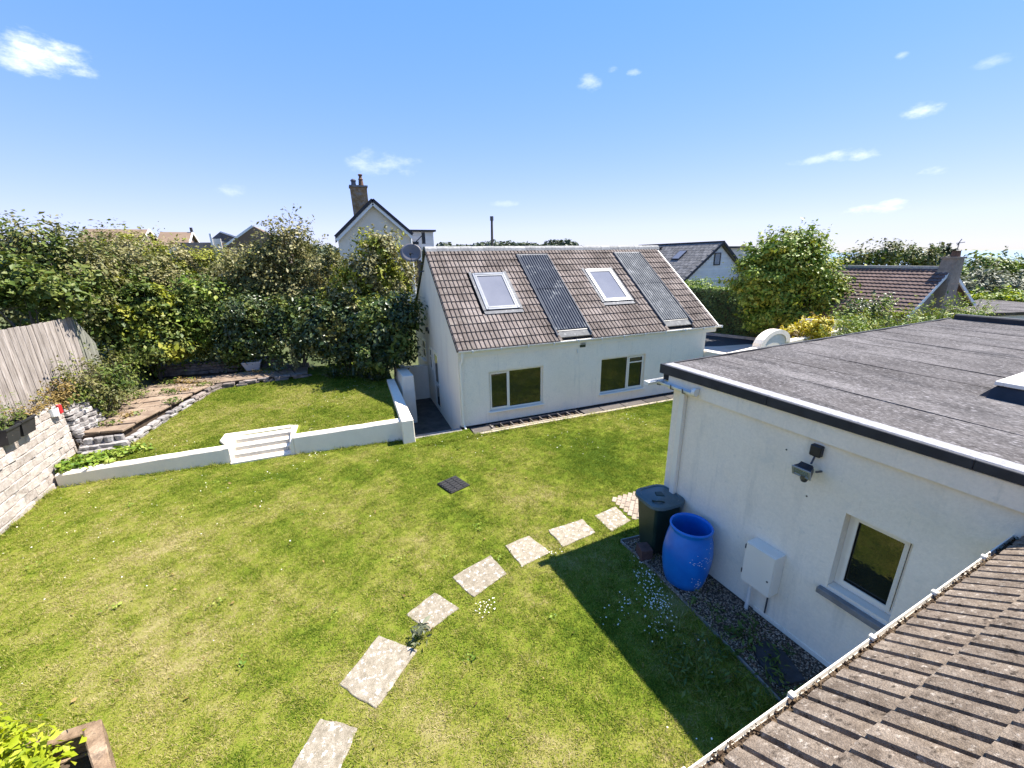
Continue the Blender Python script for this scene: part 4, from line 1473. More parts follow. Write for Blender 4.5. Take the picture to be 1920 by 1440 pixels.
mb.bar((-.12, -2.22, 2.62), (-.003, -2.22, 2.60), .02, .02)
mb.build('bracket', M['dark_metal'], fl)
mx = thing('meter_box', 'white electricity meter box on the extension wall', 'meter box', T_f @ Vector((0, -1.95, .8)), FR)
MB(T_f).box(-.205, -2.235, .555, -.002, -1.80, 1.215).build('casing', M['meter'], mx, bevel=.006)
MB(T_f).box(-.222, -2.228, .562, -.207, -1.807, 1.208).build('door', M['meter'], mx, bevel=.004)
MB(T_f).tube([(-.222, -2.18, .80), (-.228, -2.18, .80)], .014, 10).build('lock', M['dark_metal'], mx)
for zz in (.68, 1.10):
    MB(T_f).box(-.226, -1.813, zz, -.205, -1.797, zz + .07).build('hinge', M['dark_metal'], mx)
MB(T_f).tube([(-.10, -1.90, .56), (-.10, -1.90, -.05)], .027, 10).build('conduit', M['upvc_grey'], mx)
MB(T_f).tube([(-.03, -2.13, .56), (-.03, -2.13, .12)], .012, 8).build('cable', M['dark_metal'], mx)

# ------------------------------------------------------------------ near tiled roof (lower right)
EA = rad(3.3)
T_n = Matrix.Translation((1.30, .955, 2.72)) @ Matrix.Rotation(EA, 4, 'Z')
nh = thing('near_tiled_roof', 'weathered sandy brown tiled roof with white gutter in the near corner', 'roof', (1.36, 1.06, 2.7), EA)
NP = rad(36)
ntile = tile_mesh('roof_tile', .274, .46, .026, 2, .040, M['near_tile'], .22, .62)
for r in range(7):
    for c in range(-3, 20):
        off = 0
        p = T_n @ Vector((c * .274 + .03, -.085 - r * .375 * math.cos(NP), .03 + r * .375 * math.sin(NP)))
        # roof climbs towards the viewer's side (-v)
        mtx = Matrix.Translation(p) @ Matrix.Rotation(EA + math.pi, 4, 'Z') @ Matrix.Rotation(NP + random.uniform(-.008, .008), 4, 'X') @ Matrix.Rotation(random.uniform(-.006, .006), 4, 'Z')
        if p.x < .2 and p.y < .2 and r > 1:
            continue
        inst('roof_tile', ntile, mtx, nh)
mb = MB(T_n)
mb.slab3([(-1.0, -.10, -.02), (5.5, -.10, -.02), (5.5, -2.6, -.02 + 2.5 * math.tan(NP)), (-1.0, -2.6, -.02 + 2.5 * math.tan(NP))], (0, 0, -.05))
mb.build('roof_deck', M['roof_under'], nh)
g = gutter('gutter', T_n @ Vector((-1.0, -.045, .015)), T_n @ Vector((4.15, -.045, .015)), .066, M['upvc'], nh)
for k in range(6):
    uu = -.02 + k * .86
    mb = MB(T_n)
    mb.box(uu - .018, -.035 + .03, .005, uu + .018, .03, .035)
    mb.box(uu - .018, .024, -.07, uu + .018, .031, .02)
    mb.build('gutter_bracket', M['upvc'], g, bevel=.004)
mb = MB(T_n)
mb.box(-1.0, -.13, -.22, 4.1, -.115, .02)
mb.build('fascia', M['upvc_grey'], nh)
MB(T_n).box(-1.0, -.100, -.045, 4.1, .004, -.012).build('gutter_silt', M['silt'], nh)
# dry leaves and moss lying in the gutter, one loose heap
V, F = [], []
for k in range(2600):
    uu = random.uniform(-.9, 4.1)
    hgt = random.random() ** 2 * .05 * (0.5 + .5 * math.sin(uu * 2.1 + 1))
    c = T_n @ Vector((uu, random.uniform(-.10, .005), -.015 + hgt + random.uniform(0, .02)))
    s = random.uniform(.006, .018)
    a = Vector((random.gauss(0, 1), random.gauss(0, 1), random.gauss(0, .6))).normalized() * s
    b = Vector((random.gauss(0, 1), random.gauss(0, 1), random.gauss(0, .6))).normalized() * s
    n0 = len(V)
    V += [tuple(c - a), tuple(c + b * .7), tuple(c + a), tuple(c - b * .7)]
    F.append((n0, n0 + 1, n0 + 2, n0 + 3))
for k in range(260):
    uu, r = random.uniform(-.5, 4.1), random.uniform(0, 1.8)
    c = T_n @ Vector((uu, -.10 - r * math.cos(NP), .085 + r * math.sin(NP)))
    s = random.uniform(.006, .014)
    a = Vector((random.gauss(0, 1), random.gauss(0, 1), random.gauss(0, .3))).normalized() * s
    b = a.cross(Vector((0, .5, 1))).normalized() * s
    n0 = len(V)
    V += [tuple(c - a), tuple(c + b * .7), tuple(c + a), tuple(c - b * .7)]
    F.append((n0, n0 + 1, n0 + 2, n0 + 3))
np_mesh('gutter_debris', V, F, M['debris'], nh, kind='stuff')
mb = MB(T_n)
mb.tube([(4.10, -.06, .03), (4.22, -.06, .03)], .075, 10)
mb.tube([(4.18, -.10, .06), (4.40, -.40, .30)], .05, 8)
mb.build('hopper', M['black_plastic'], nh)

# ------------------------------------------------------------------ lawn furniture: stepping slabs, cover, bins
slabs = [([(-.86, 4.14), (-.44, 3.85), (-.70, 3.38), (-1.16, 3.66)], 'pebbly stepping slab nearest the viewer, cut by the picture edge'),
         ([(-.11, 5.04), (.37, 4.58), (-.24, 3.98), (-.67, 4.48)], 'largest stepping slab, oblong, second from the bottom of the picture'),
         ([(.81, 5.51), (1.1, 5.04), (.58, 4.82), (.30, 5.25)], 'pale-speckled stepping slab just above the largest oblong one'),
         ([(1.94, 5.98), (2.04, 5.43), (1.36, 5.15), (1.13, 5.73)], 'smooth stepping slab beside the white daisy clump in the sun'),
         ([(2.82, 6.21), (2.98, 5.61), (2.34, 5.48), (2.27, 6.12)], 'stepping slab whose corner is touched by the roof shadow corner'),
         ([(4.05, 6.25), (4.07, 5.76), (3.25, 5.65), (3.22, 6.21)], 'wide stepping slab lying along the edge of the roof shadow'),
         ([(4.96, 6.36), (4.93, 5.81), (4.36, 5.65), (4.33, 6.25)], 'stepping slab next to the small brick pad by the extension corner')]
for pts, lab in slabs:
    cx, cy = sum(p[0] for p in pts) / 4, sum(p[1] for p in pts) / 4
    ring = []
    for i in range(4):
        a, b = pts[i], pts[(i + 1) % 4]
        for k in range(5):
            t = k / 5
            e = random.uniform(-.055, .015)
            x, y = a[0] + (b[0] - a[0]) * t, a[1] + (b[1] - a[1]) * t
            ring.append((x + (x - cx) * e, y + (y - cy) * e))
    o = MB().prism(ring[::-1], -.06, -.002).build('stepping_slab', M['slab'], bevel=.008)
    tag(o, lab, 'stepping slab', 'stepping slabs across the lawn')
pad = thing('brick_pad', 'small pad of buff block pavers laid diagonally by the extension corner', 'paving', (5.6, 6.2, 0))
box('sand_bed', (5.05, 5.80, -.08, 6.9, 6.58, -.012), M['mortar'], pad)
bwid, blen = .098, .198
cA, sA = math.cos(rad(45)), math.sin(rad(45))
for r in range(-12, 13):
    for c in range(-6, 7):
        gx, gy = c * blen + (r % 2) * blen / 2, r * bwid
        q = [(gx, gy), (gx + blen - .008, gy), (gx + blen - .008, gy + bwid - .008), (gx, gy + bwid - .008)]
        w = [(5.6 + x * cA - y * sA, 6.2 + x * sA + y * cA) for x, y in q]
        mx_, my_ = sum(p[0] for p in w) / 4, sum(p[1] for p in w) / 4
        if 5.06 < mx_ < 6.6 and 5.80 < my_ < 6.58:
            MB().prism(w, -.05, random.uniform(.0, .010)).build('brick', M['paver'], pad, bevel=.006)
dcv = thing('drain_cover', 'square black ribbed cover lying in the middle of the lawn', 'drain cover', (1.93, 8.63, 0))
Td = Matrix.Translation((1.93, 8.64, .012)) @ Matrix.Rotation(rad(20), 4, 'Z')
MB(Td).box(-.27, -.30, -.03, .27, .30, .008).build('frame', M['rubber'], dcv, bevel=.01)
for k in range(6):
    for j in range(3):
        MB(Td).box(-.25 + j * .172, -.285 + k * .097, .009, -.25 + j * .172 + .15, -.285 + k * .097 + .062, .026).build('rib', M['rubber'], dcv, bevel=.006)

bn = thing('wheelie_bin', 'dark green wheelie bin with blue green lid beside the extension wall', 'wheelie bin', (4.80, 4.93, 0), rad(5))
T_b = Matrix.Translation((4.80, 4.95, .07)) @ Matrix.Rotation(rad(-2), 4, 'Z')
mb = MB(T_b)
b0, b1 = [], []
for (s, hx, hy, z) in ((0, .20, .20, 0), (1, .275, .265, .98)):
    ring = []
    for (sx, sy) in ((-1, -1), (1, -1), (1, 1), (-1, 1)):
        for t in (0, 1, 2):
            a = math.atan2(sy, sx) + (t - 1) * .38
            rr = .06
            ring.append((sx * (hx - rr) + rr * math.cos(a) * 1.2, sy * (hy - rr) + rr * math.sin(a) * 1.2, z))
    (b0 if s == 0 else b1).extend(ring)
m = len(b0)
mb.add(b0 + b1, [tuple(range(m))[::-1], tuple(range(m, 2 * m))] + [(i, (i + 1) % m, m + (i + 1) % m, m + i) for i in range(m)])
mb.build('body', M['bin_green'], bn, bevel=.008)
mb = MB(T_b)
mb.box(-.285, -.285, .95, .285, .285, .99)
mb.build('body_rim', M['bin_green'], bn, bevel=.03, seg=2)


def rounded(hx, hy, r, n=5, bow=.0):
    pts = []
    for (sx, sy, a0) in ((1, 1, 0), (-1, 1, 90), (-1, -1, 180), (1, -1, 270)):
        for k in range(n + 1):
            a = rad(a0 + 90 * k / n)
            x, y = sx * (hx - r) + r * math.cos(a), sy * (hy - r) + r * math.sin(a)
            pts.append((x, y))
    return pts


lid = MB(T_b)
lay = []
for (hx, hy, z) in ((.345, .335, .97), (.365, .355, .99), (.355, .345, 1.035), (.29, .28, 1.055), (.275, .265, 1.040), (.10, .10, 1.060)):
    lay.append([(x, y, z) for x, y in rounded(hx, hy, min(hx, hy) * .6)])
m = len(lay[0])
vs = [p for r in lay for p in r]
fs = [tuple(range(m))[::-1], tuple(range((len(lay) - 1) * m, len(lay) * m))] + [(j * m + i, j * m + (i + 1) % m, (j + 1) * m + (i + 1) % m, (j + 1) * m + i) for j in range(len(lay) - 1) for i in range(m)]
lid.add(vs, fs)
ld_ = lid.build('lid', M['bin_lid'], bn)
mb = MB(T_b)
mb.hexa([(-.10, -.02, 1.05), (.05, -.10, 1.05), (.10, .06, 1.05), (-.04, .10, 1.05)], [(-.07, .0, 1.075), (.04, -.07, 1.075), (.07, .05, 1.075), (-.03, .08, 1.075)])
mb.build('raised_badge', M['bin_green'], ld_)
mb = MB(T_b)
mb.tube([(-.24, -.10, 1.055), (-.22, -.17, 1.075), (-.14, -.20, 1.075), (-.08, -.22, 1.055)], .014, 8)
mb.build('handle', M['bin_green'], ld_)
mb = MB(T_b)
mb.tube([(.30, -.20, 1.0), (.36, -.20, 1.03), (.36, .20, 1.03), (.30, .20, 1.0)], .016, 8)
mb.build('hinge_bar', M['bin_green'], bn)
for s in (-1, 1):
    MB(T_b).tube([(.18, s * .19, .06), (.18, s * .245, .06)], .10, 16).build('wheel', M['black_plastic'], bn)
bk = MB(Matrix.Translation((4.47, 4.83, 0)) @ Matrix.Rotation(rad(-15), 4, 'Z')).box(-.11, -.12, -.02, .10, .12, .22).build('brick', M['brick_dark'], bevel=.006)
tag(bk, 'dark red brick standing on end at the foot of the wheelie bin', 'brick')
dr_ = thing('blue_barrel', 'open blue plastic barrel with flaking patches beside the wheelie bin', 'barrel', (4.71, 4.15, 0))


def dent(t, z):
    return 1 + .012 * math.sin(3 * t + z * 5) - .05 * math.exp(-((z - .93) / .10) ** 2) * (.5 + .5 * math.cos(4 * t + 1.0))


lean = Matrix.Translation((4.71, 4.14, 0)) @ Matrix.Rotation(rad(1.5), 4, 'Y')
prof = [(0, 0), (.26, 0), (.295, .03), (.335, .16), (.365, .32), (.378, .48), (.380, .56), (.372, .66), (.355, .80), (.335, .90), (.318, .97), (.312, 1.00), (.326, 1.025), (.330, 1.055), (.322, 1.07),
        (.300, 1.068), (.292, 1.03), (.300, .90), (.335, .70), (.35, .45), (.30, .12), (0, .10)]
MB(lean).lathe(prof, (0, 0, .0), 40, dent).build('body', M['barrel'], dr_, smooth=True)
V, F = [], []
for (t0, z0_, nst, spr) in ((-2.1, .66, 16, .16), (-1.5, .64, 14, .18), (-.75, .78, 40, .22), (-.70, .60, 18, .16), (-1.75, .20, 14, .07), (-1.2, .14, 18, .18), (-1.1, .86, 8, .2), (-2.0, .30, 5, .1)):
    for k in range(nst):
        t, z = t0 + random.gauss(0, spr), z0_ + random.gauss(0, .05 if nst != 40 else .10)
        zs = [p_[1] for p_ in prof[:14]]
        rr = float(np.interp(z, zs[1:], [p_[0] for p_ in prof[1:14]])) * dent(t, z) + .004
        s = random.uniform(.004, .014)
        n0 = len(V)
        m = 6
        for q in range(m):
            a = 2 * math.pi * q / m
            kx, kz = s * random.uniform(.5, 1.3) * math.cos(a), s * random.uniform(.5, 1.2) * math.sin(a)
            V.append(tuple(lean @ Vector((rr * math.cos(t + kx / rr), rr * math.sin(t + kx / rr), z + kz))))
        F.append(tuple(range(n0, n0 + m)))
MB().add(V, F).build('flaking_patches', M['flake'], dr_, recalc=False)

# gravel bed with edging
gb = thing('bed_edging', 'thin grey edging strip between the gravel bed and the lawn', 'edging', (4.35, 4, 0))
for (a, b) in (((4.36, 5.36), (5.08, 5.30)), ((4.34, 5.34), (4.42, 4.40)), ((4.42, 4.38), (4.36, 3.1)), ((4.36, 3.08), (4.28, 1.2))):
    MB().bar((a[0], a[1], -.02), (b[0], b[1], -.025), .022, .09).build('strip', M['concrete'], gb)
gs = MB().prism([(4.38, 5.33), (4.42, 4.4), (4.37, 3.1), (4.30, .6), (5.45, .6), (5.10, 5.28)], -.2, .018).build('gravel_base', M['soil'])
gs['kind'] = 'structure'


def pebbles(n, fn, s0, s1):
    V, F = [], []
    tet = np.array([(1, 0, 0), (-1, 0, 0), (0, 1, 0), (0, -1, 0), (0, 0, .7), (0, 0, -.7)], float)
    tf = np.array([(0, 2, 4), (2, 1, 4), (1, 3, 4), (3, 0, 4), (2, 0, 5), (1, 2, 5), (3, 1, 5), (0, 3, 5)])
    for i in range(n):
        c, z = fn()
        a = random.uniform(0, 6.28)
        s = random.uniform(s0, s1)
        r = np.array([[math.cos(a), -math.sin(a), 0], [math.sin(a), math.cos(a), 0], [0, 0, 1]])
        sc = np.array([s, s * random.uniform(.6, 1), s * random.uniform(.5, .9)])
        V.append((tet * sc) @ r.T + np.array([c[0], c[1], z]))
        F.append(tf + 6 * i)
    return np.concatenate(V), np.concatenate(F)


def gpoint():
    while True:
        y = random.uniform(1.2, 5.25)
        x = random.uniform(4.36 + .02 * math.sin(y), 5.30 - (y - 1.2) * .055)
        return (x, y), .022 + random.random() * .012


V, F = pebbles(7500, gpoint, .008, .019)
np_mesh('gravel', V, F, M['gravel'], kind='stuff')['label'] = 'mixed brown gravel along the foot of the extension wall'
sc = MB(Matrix.Translation((4.70, 2.50, .05)) @ Matrix.Rotation(rad(-14), 4, 'Z')).prism([(-.20, -.30), (.18, -.28), (.21, .10), (.08, .30), (-.17, .24), (-.22, .0)], -.02, .02).build('slate_slab', M['slate_cover'], bevel=.006)
tag(sc, 'dark slate slab lying on the gravel by the near roof', 'slab')

# ------------------------------------------------------------------ sleeper planter in the near left corner
sp = thing('sleeper_planter', 'weathered timber sleeper planter corner at the bottom left', 'planter', (-3.2, 4.3, 0))


def beam(name, a, b, w, z0, z1, mt):
    a, b = Vector((*a, 0)), Vector((*b, 0))
    d = (b - a).normalized()
    s = Vector((-d.y, d.x, 0)) * w
    mb = MB()
    k = 6
    ring = []
    for i in range(k + 1):
        p = a + (b - a) * (i / k)
        j = lambda: random.uniform(-.010, .010)
        ring.append([(p.x + j(), p.y + j(), z0), (p.x + j(), p.y + j(), z1 + j()), (p.x + s.x + j(), p.y + s.y + j(), z1 + j()), (p.x + s.x, p.y + s.y, z0)])
    vs = [q for r in ring for q in r]
    fs = [(i * 4 + m_, i * 4 + (m_ + 1) % 4, (i + 1) * 4 + (m_ + 1) % 4, (i + 1) * 4 + m_) for i in range(k) for m_ in range(4)] + [(0, 1, 2, 3), tuple(range(k * 4, k * 4 + 4))[::-1]]
    mb.add(vs, fs)
    return mb.build(name, mt, sp, bevel=.012)


beam('sleeper', (-3.02, 4.66), (-4.6, 4.70), .13, .25, .50, M['sleeper'])
beam('sleeper', (-3.04, 4.64), (-4.6, 4.68), .13, -.05, .245, M['sleeper'])
beam('sleeper', (-2.42, 3.62), (-2.985, 4.655), .13, .26, .515, M['sleeper'])
beam('sleeper', (-2.44, 3.62), (-3.00, 4.64), .13, -.05, .255, M['sleeper'])
MB().prism([(-4.6, 3.2), (-2.60, 3.2), (-2.60, 3.62), (-3.10, 4.52), (-4.6, 4.56)], -.1, .22).build('soil', M['soil'], sp)


# ------------------------------------------------------------------ right-hand yard: wall with arch, drive, road
def right_wall():
    w = thing('boundary_wall', 'white boundary wall with a raised arch between the cottage and the extension', 'wall', (14, 12, 0))
    MB().hexa([(13.105, 12.05, -.9), (13.38, 12.20, -.9), (13.72, 11.22, -.9), (13.42, 11.10, -.9)], [(13.105, 12.05, 1.52), (13.38, 12.20, 1.52), (13.72, 11.22, 1.50), (13.42, 11.10, 1.50)]).build('wall_section', M['wall_paint'], w, bevel=.015)
    a, b = Vector((13.45, 11.02, 0)), Vector((24.6, 12.95, 0))
    d = (b - a).normalized()
    nrm = Vector((-d.y, d.x, 0))
    L_ = (b - a).length
    c, hw, hh = 3.25, 1.18, .62
    prof = [(0, -.9), (0, 1.50), (c - hw - .35, 1.50)]
    for k in range(13):
        t = math.pi * (1 - k / 12)
        prof.append((c + hw * math.cos(t), 1.52 + hh * math.sin(t)))
    prof += [(c + hw + .35, 1.50), (L_, 1.50), (L_, -.9)]
    pts = [a + d * s + Vector((0, 0, z)) for s, z in prof]
    MB().slab3(pts, nrm * .32).build('arched_section', M['wall_paint'], w, bevel=.012)
    # raised ring on the arch face
    ring = MB()
    for k in range(12):
        t0, t1 = math.pi * k / 12, math.pi * (k + 1) / 12
        q = []
        for (t, s) in ((t0, 1.0), (t1, 1.0), (t1, .72), (t0, .72)):
            q.append(a - nrm * .04 + d * (c + hw * s * math.cos(t)) + Vector((0, 0, 1.525 + hh * s * math.sin(t))))
        ring.slab3(q, nrm * .038)
    ring.build('arch_ring', M['wall_paint'], w)


right_wall()
o = MB().prism([(13.4, 12.4), (24.6, 13.3), (26.0, 17.0), (24.3, 20.6), (22.4, 24.5), (13.4, 24.5)], -1.0, -.32).build('road', M['asphalt'])
o['kind'] = 'structure'
o = MB().prism([(13.8, 12.6), (24.8, 13.4), (25.3, 17.2), (23.4, 18.2), (21.5, 18.5), (18.5, 19.6), (16.5, 20.5), (13.8, 20.5)], -.4, -.316).build('driveway', M['drive'])
o['kind'] = 'structure'
kr = thing('road_kerb', 'pale kerb stones along the hedge side of the road', 'kerb', (24.5, 20, -.3))
kl = [(22.5, 24.6), (24.45, 20.4), (25.75, 17.4), (26.0, 15.5)]
for i in range(3):
    a, b = Vector(kl[i]), Vector(kl[i + 1])
    nseg = max(1, int((b - a).length / .92))
    for k in range(nseg):
        p, q = a + (b - a) * (k / nseg), a + (b - a) * ((k + .985) / nseg)
        MB().bar((p.x, p.y, -.26), (q.x, q.y, -.26), .14, .24).build('kerb_stone', M['kerb'], kr)

# ------------------------------------------------------------------ white pergola rail, slate house, bungalow
pg = thing('white_railing', 'white timber railing half hidden behind the golden shrub', 'railing', (22, 14.2, 0))
pa, pb = Vector((22.3, 14.3, 0)), Vector((24.4, 12.6, 0))
for k in range(8):
    p = pa + (pb - pa) * (k / 7)
    MB().box(p.x - .045, p.y - .045, -.6, p.x + .045, p.y + .045, 1.75).build('post', M['white_timber'], pg)
for zz in (1.755, .7):
    MB().bar((pa.x, pa.y, zz + .06), (pb.x, pb.y, zz + .06), .10, .12).build('rail', M['white_timber'], pg)


def slate_house():
    Yg = 36.0
    h = thing('slate_house', 'house with mottled grey slate roof and white tile-hung gable behind the cottage', 'house', (38, Yg, 0))
    ax_, az_ = 39.96, 6.45
    exl, ezl = 34.6, 2.3
    exr, ezr = 45.3, 2.3
    ridge_dir = Vector((0.0, 1, 0))
    far = 14.0
    P = lambda x, y, z: Vector((x, y, z))
    mb = MB()
    mb.slab3([P(exl + .45, Yg, -2), P(exr - .45, Yg, -2), P(exr - .45, Yg, ezr + .05), P(ax_, Yg, az_ - .30), P(exl + .45, Yg, ezl + .05)], (0, .3, 0))
    mb.box(exl + .45, Yg + .3, -2, exl + .75, Yg + far, ezl)
    mb.build('wall', M['far_wall'], h)
    # tile-hung gable: rows of white hanging tiles
    z = 2.35
    while z < az_ - .45:
        f = (z - ezl) / (az_ - ezl)
        f2 = (z + .3 - ezl) / (az_ - ezl)
        xl, xr = exl + (ax_ - exl) * f2 + .45, exr + (ax_ - exr) * f2 - .45
        if xr - xl > .3:
            MB().slab3([P(xl, Yg - .075, z), P(xr, Yg - .075, z), P(xr, Yg - .02, z + .32), P(xl, Yg - .02, z + .32)], (0, .018, 0)).build('hung_tile_course', M['shingle'], h)
        z += .28
    nrm = Vector((-(az_ - ezl), 0, (ax_ - exl))).normalized()
    up = Vector((ax_ - exl, 0, az_ - ezl))
    sl = up.length
    up.normalize()
    nc = 15
    nr_ = 24
    dx_w = far / nr_
    slate = MB().box(0, 0, -.012, dx_w - .03, sl / nc + .08, .012).mesh('slate')
    slate.materials.append(M['slate_roof'])
    T0 = Matrix((( 0, up.x, nrm.x, 0), (1, up.y, nrm.y, 0), (0, up.z, nrm.z, 0), (0, 0, 0, 1)))
    for r in range(nc):
        for c in range(nr_):
            if 5 <= r <= 12 and c >= 15:
                continue
            p = P(exl, Yg - .35, ezl) + up * (r * sl / nc) + P(0, (c + (.5 if r % 2 else 0)) * dx_w * 1.0, 0) + nrm * .04
            o_ = inst('slate', slate, Matrix.Translation(p) @ T0 @ Matrix.Rotation(-.03, 4, 'X'), h)
    mb = MB()
    mb.slab3([P(exl, Yg - .3, ezl), P(ax_, Yg - .3, az_), P(ax_, Yg + far, az_), P(exl, Yg + far, ezl)], -nrm * .15)
    mb.slab3([P(exr, Yg - .3, ezr), P(ax_, Yg - .3, az_), P(ax_, Yg + far, az_), P(exr, Yg + far, ezr)], (0, 0, -.16))
    mb.build('roof_deck', M['slate_roof'], h)
    mb = MB()
    mb.bar(P(exl - .05, Yg - .40, ezl - .08), P(ax_, Yg - .40, az_ - .02), .10, .26)
    mb.bar(P(exr + .05, Yg - .40, ezr - .08), P(ax_ + .02, Yg - .40, az_ - .02), .10, .26)
    mb.bar(P(ax_, Yg - .45, az_ + .08), P(ax_, Yg + far, az_ + .08), .22, .14)
    mb.build('barge_board', M['dark_frame'], h)
    w = MB()
    for q in ((39.15, 4.0, 39.25, 5.35), (40.0, 4.0, 40.1, 5.35), (39.25, 4.0, 40.0, 4.1), (39.25, 5.25, 40.0, 5.35)):
        w.box(q[0], Yg - .14, q[1], q[2], Yg - .08, q[3])
    f = w.build('window', M['dark_frame'], h)
    MB().box(39.251, Yg - .11, 4.101, 39.999, Yg - .10, 5.249).build('pane', M['skylight_glass'], f)
    # roof window and flat dormer on the slope
    c = P(exl, Yg + 3.6, ezl) + up * (sl * .56) + nrm * .14
    T1 = Matrix.Translation(c) @ T0
    o_ = MB(T1).box(-.1, -.1, -.05, 1.15, 1.5, .03).build('roof_window', M['dark_frame'], h)
    MB(T1).box(0, 0, .031, 1.05, 1.4, .05).build('pane', M['skylight_glass'], o_)
    d = MB()
    y0, y1 = Yg + 8.8, Yg + 14
    d.slab3([P(36.3, y0, 3.6), P(36.3, y0, 5.65), P(39.3, y0, 6.0), P(39.2, y0, 5.7)], (0, y1 - y0, 0))
    d.build('dormer', M['far_wall'], h)
    MB().slab3([P(36.0, y0 - .2, 5.62), P(39.5, y0 - .2, 6.05), P(39.5, y0 - .2, 6.2), P(36.0, y0 - .2, 5.8)], (0, 5.6, 0)).build('dormer_roof', M['dark_frame'], h)
    MB().slab3([P(35.6, Yg - .1, -2), P(44, Yg - .1, -2), P(44, Yg - .1, 2.2), P(35.6, Yg - .1, 2.2)], (0, .09, 0)).build('lower_wall', M['far_wall'], h)
    # lean-to flat dormer at the far side
    MB().box(41.5, Yg + 1.5, 4.0, 46.5, Yg + 6, 5.85).build('rear_dormer', M['far_wall'], h)
    MB().box(41.2, Yg + 1.2, 5.855, 46.9, Yg + 6.2, 6.05).build('rear_dormer_roof', M['dark_frame'], h)


slate_house()


def bungalow():
    Yg = 12.0
    h = thing('bungalow', 'bungalow with brown pantiled roof and grey chimney on its gable', 'house', (30, Yg, 0))
    P = Vector
    ax_, az_ = 29.95, 4.26
    xl, zl = 27.05, 2.05
    xr, zr = 33.4, 2.25
    yf = 20.0
    mb = MB()
    mb.slab3([P((xl + .3, Yg + .25, -1)), P((xr - .3, Yg + .25, -1)), P((xr - .3, Yg + .25, zr)), P((ax_, Yg + .25, az_ - .2)), P((xl + .3, Yg + .25, zl))], (0, .3, 0))
    mb.box(xl + .3, Yg + .55, -1, xl + .6, yf, zl + .1)
    mb.build('wall', M['grey_chimney'], h)
    up = P((ax_ - xl, 0, az_ - zl))
    sl = up.length
    up.normalize()
    nrm = P((-up.z, 0, up.x))
    # courses of pantiles: each course a rippled strip lapped over the one below
    nc = 13
    for r in range(nc):
        k = 72
        mb = MB()
        a = P((xl, 0, zl)) + up * (r * sl / nc)
        b = a + up * (sl / nc + .04)
        vs = []
        for i in range(k + 1):
            y = Yg - .05 + (yf - Yg) * i / k
            hh = .035 * (1 if i % 2 else 0)
            p, q = a + nrm * (.075 + hh), b + nrm * (.02 + hh)
            vs += [(p.x, y, p.z), (q.x, y, q.z), ((p - nrm * .06).x, y, (p - nrm * .06).z)]
        fs = []
        for i in range(k):
            fs += [(3 * i, 3 * i + 3, 3 * i + 4, 3 * i + 1), (3 * i + 2, 3 * i + 5, 3 * i + 3, 3 * i)]
        mb.add(vs, fs)
        mb.build('pantile_course', M['brown_roof'], h, recalc=False)
    mb = MB()
    mb.slab3([P((xl, Yg, zl)), P((ax_, Yg, az_)), P((ax_, yf, az_)), P((xl, yf, zl))], (0, 0, -.1))
    mb.slab3([P((xr, Yg, zr)), P((ax_ + .01, Yg, az_)), P((ax_ + .01, yf, az_)), P((xr, yf, zr))], (0, 0, -.1))
    mb.build('roof_deck', M['brown_roof'], h)
    MB().bar((ax_, Yg - .05, az_ + .07), (ax_, yf, az_ + .07), .26, .14).build('ridge', M['ridge'], h)
    for (x, z) in ((xl - .1, zl - .12), (xr + .1, zr - .12)):
        MB().bar((x, Yg - .02, z), (ax_, Yg - .02, az_ - .04), .07, .16).build('barge_board', M['white_timber'], h)
    c = MB()
    c.hexa([(29.45, Yg - .2, 1.0), (30.6, Yg - .2, 1.0), (30.6, Yg + .5, 1.0), (29.45, Yg + .5, 1.0)], [(29.5, Yg - .2, 3.5), (30.55, Yg - .2, 3.5), (30.55, Yg + .5, 3.5), (29.5, Yg + .5, 3.5)])
    c.hexa([(29.5, Yg - .19, 3.501), (30.54, Yg - .19, 3.501), (30.54, Yg + .48, 3.501), (29.5, Yg + .48, 3.501)], [(29.78, Yg - .18, 4.78), (30.45, Yg - .18, 4.78), (30.45, Yg + .45, 4.78), (29.78, Yg + .45, 4.78)])
    ch = c.build('chimney', M['grey_chimney'], h)
    MB().box(29.72, Yg - .24, 4.785, 30.52, Yg + .5, 4.88).build('cap', M['grey_chimney'], ch)
    MB().lathe([(.20, 0), (.17, .28), (.19, .30), (.15, .30), (.12, .02)], (30.15, Yg + .1, 4.88), 12).build('chimney_pot', M['pot'], ch)
    mb = MB()
    mb.tube([(30.15, Yg + .1, 5.2), (30.15, Yg + .1, 5.62)], .02, 6)
    mb.bar((29.9, Yg + .1, 5.55), (30.55, Yg + .05, 5.60), .03, .03)
    mb.bar((30.0, Yg + .1, 5.45), (30.3, Yg + .1, 5.75), .03, .03)
    mb.build('aerial', M['dark_metal'], ch)
    MB().hexa([(29.4, 10.4, 1.98), (36.5, 8.6, 1.98), (38.5, 13.5, 1.98), (31, 12.2, 1.98)], [(29.3, 10.3, 2.16), (36.6, 8.4, 2.16), (38.6, 13.6, 2.16), (31, 12.22, 2.16)]).build('flat_roof', M['felt'], h)
    MB().hexa([(29.6, 10.5, -1), (36.2, 8.8, -1), (37, 11, -1), (30.3, 12.1, -1)], [(29.6, 10.5, 1.975), (36.2, 8.8, 1.975), (37, 11, 1.975), (30.3, 12.1, 1.975)]).build('annexe_wall', M['far_wall'], h)


bungalow()


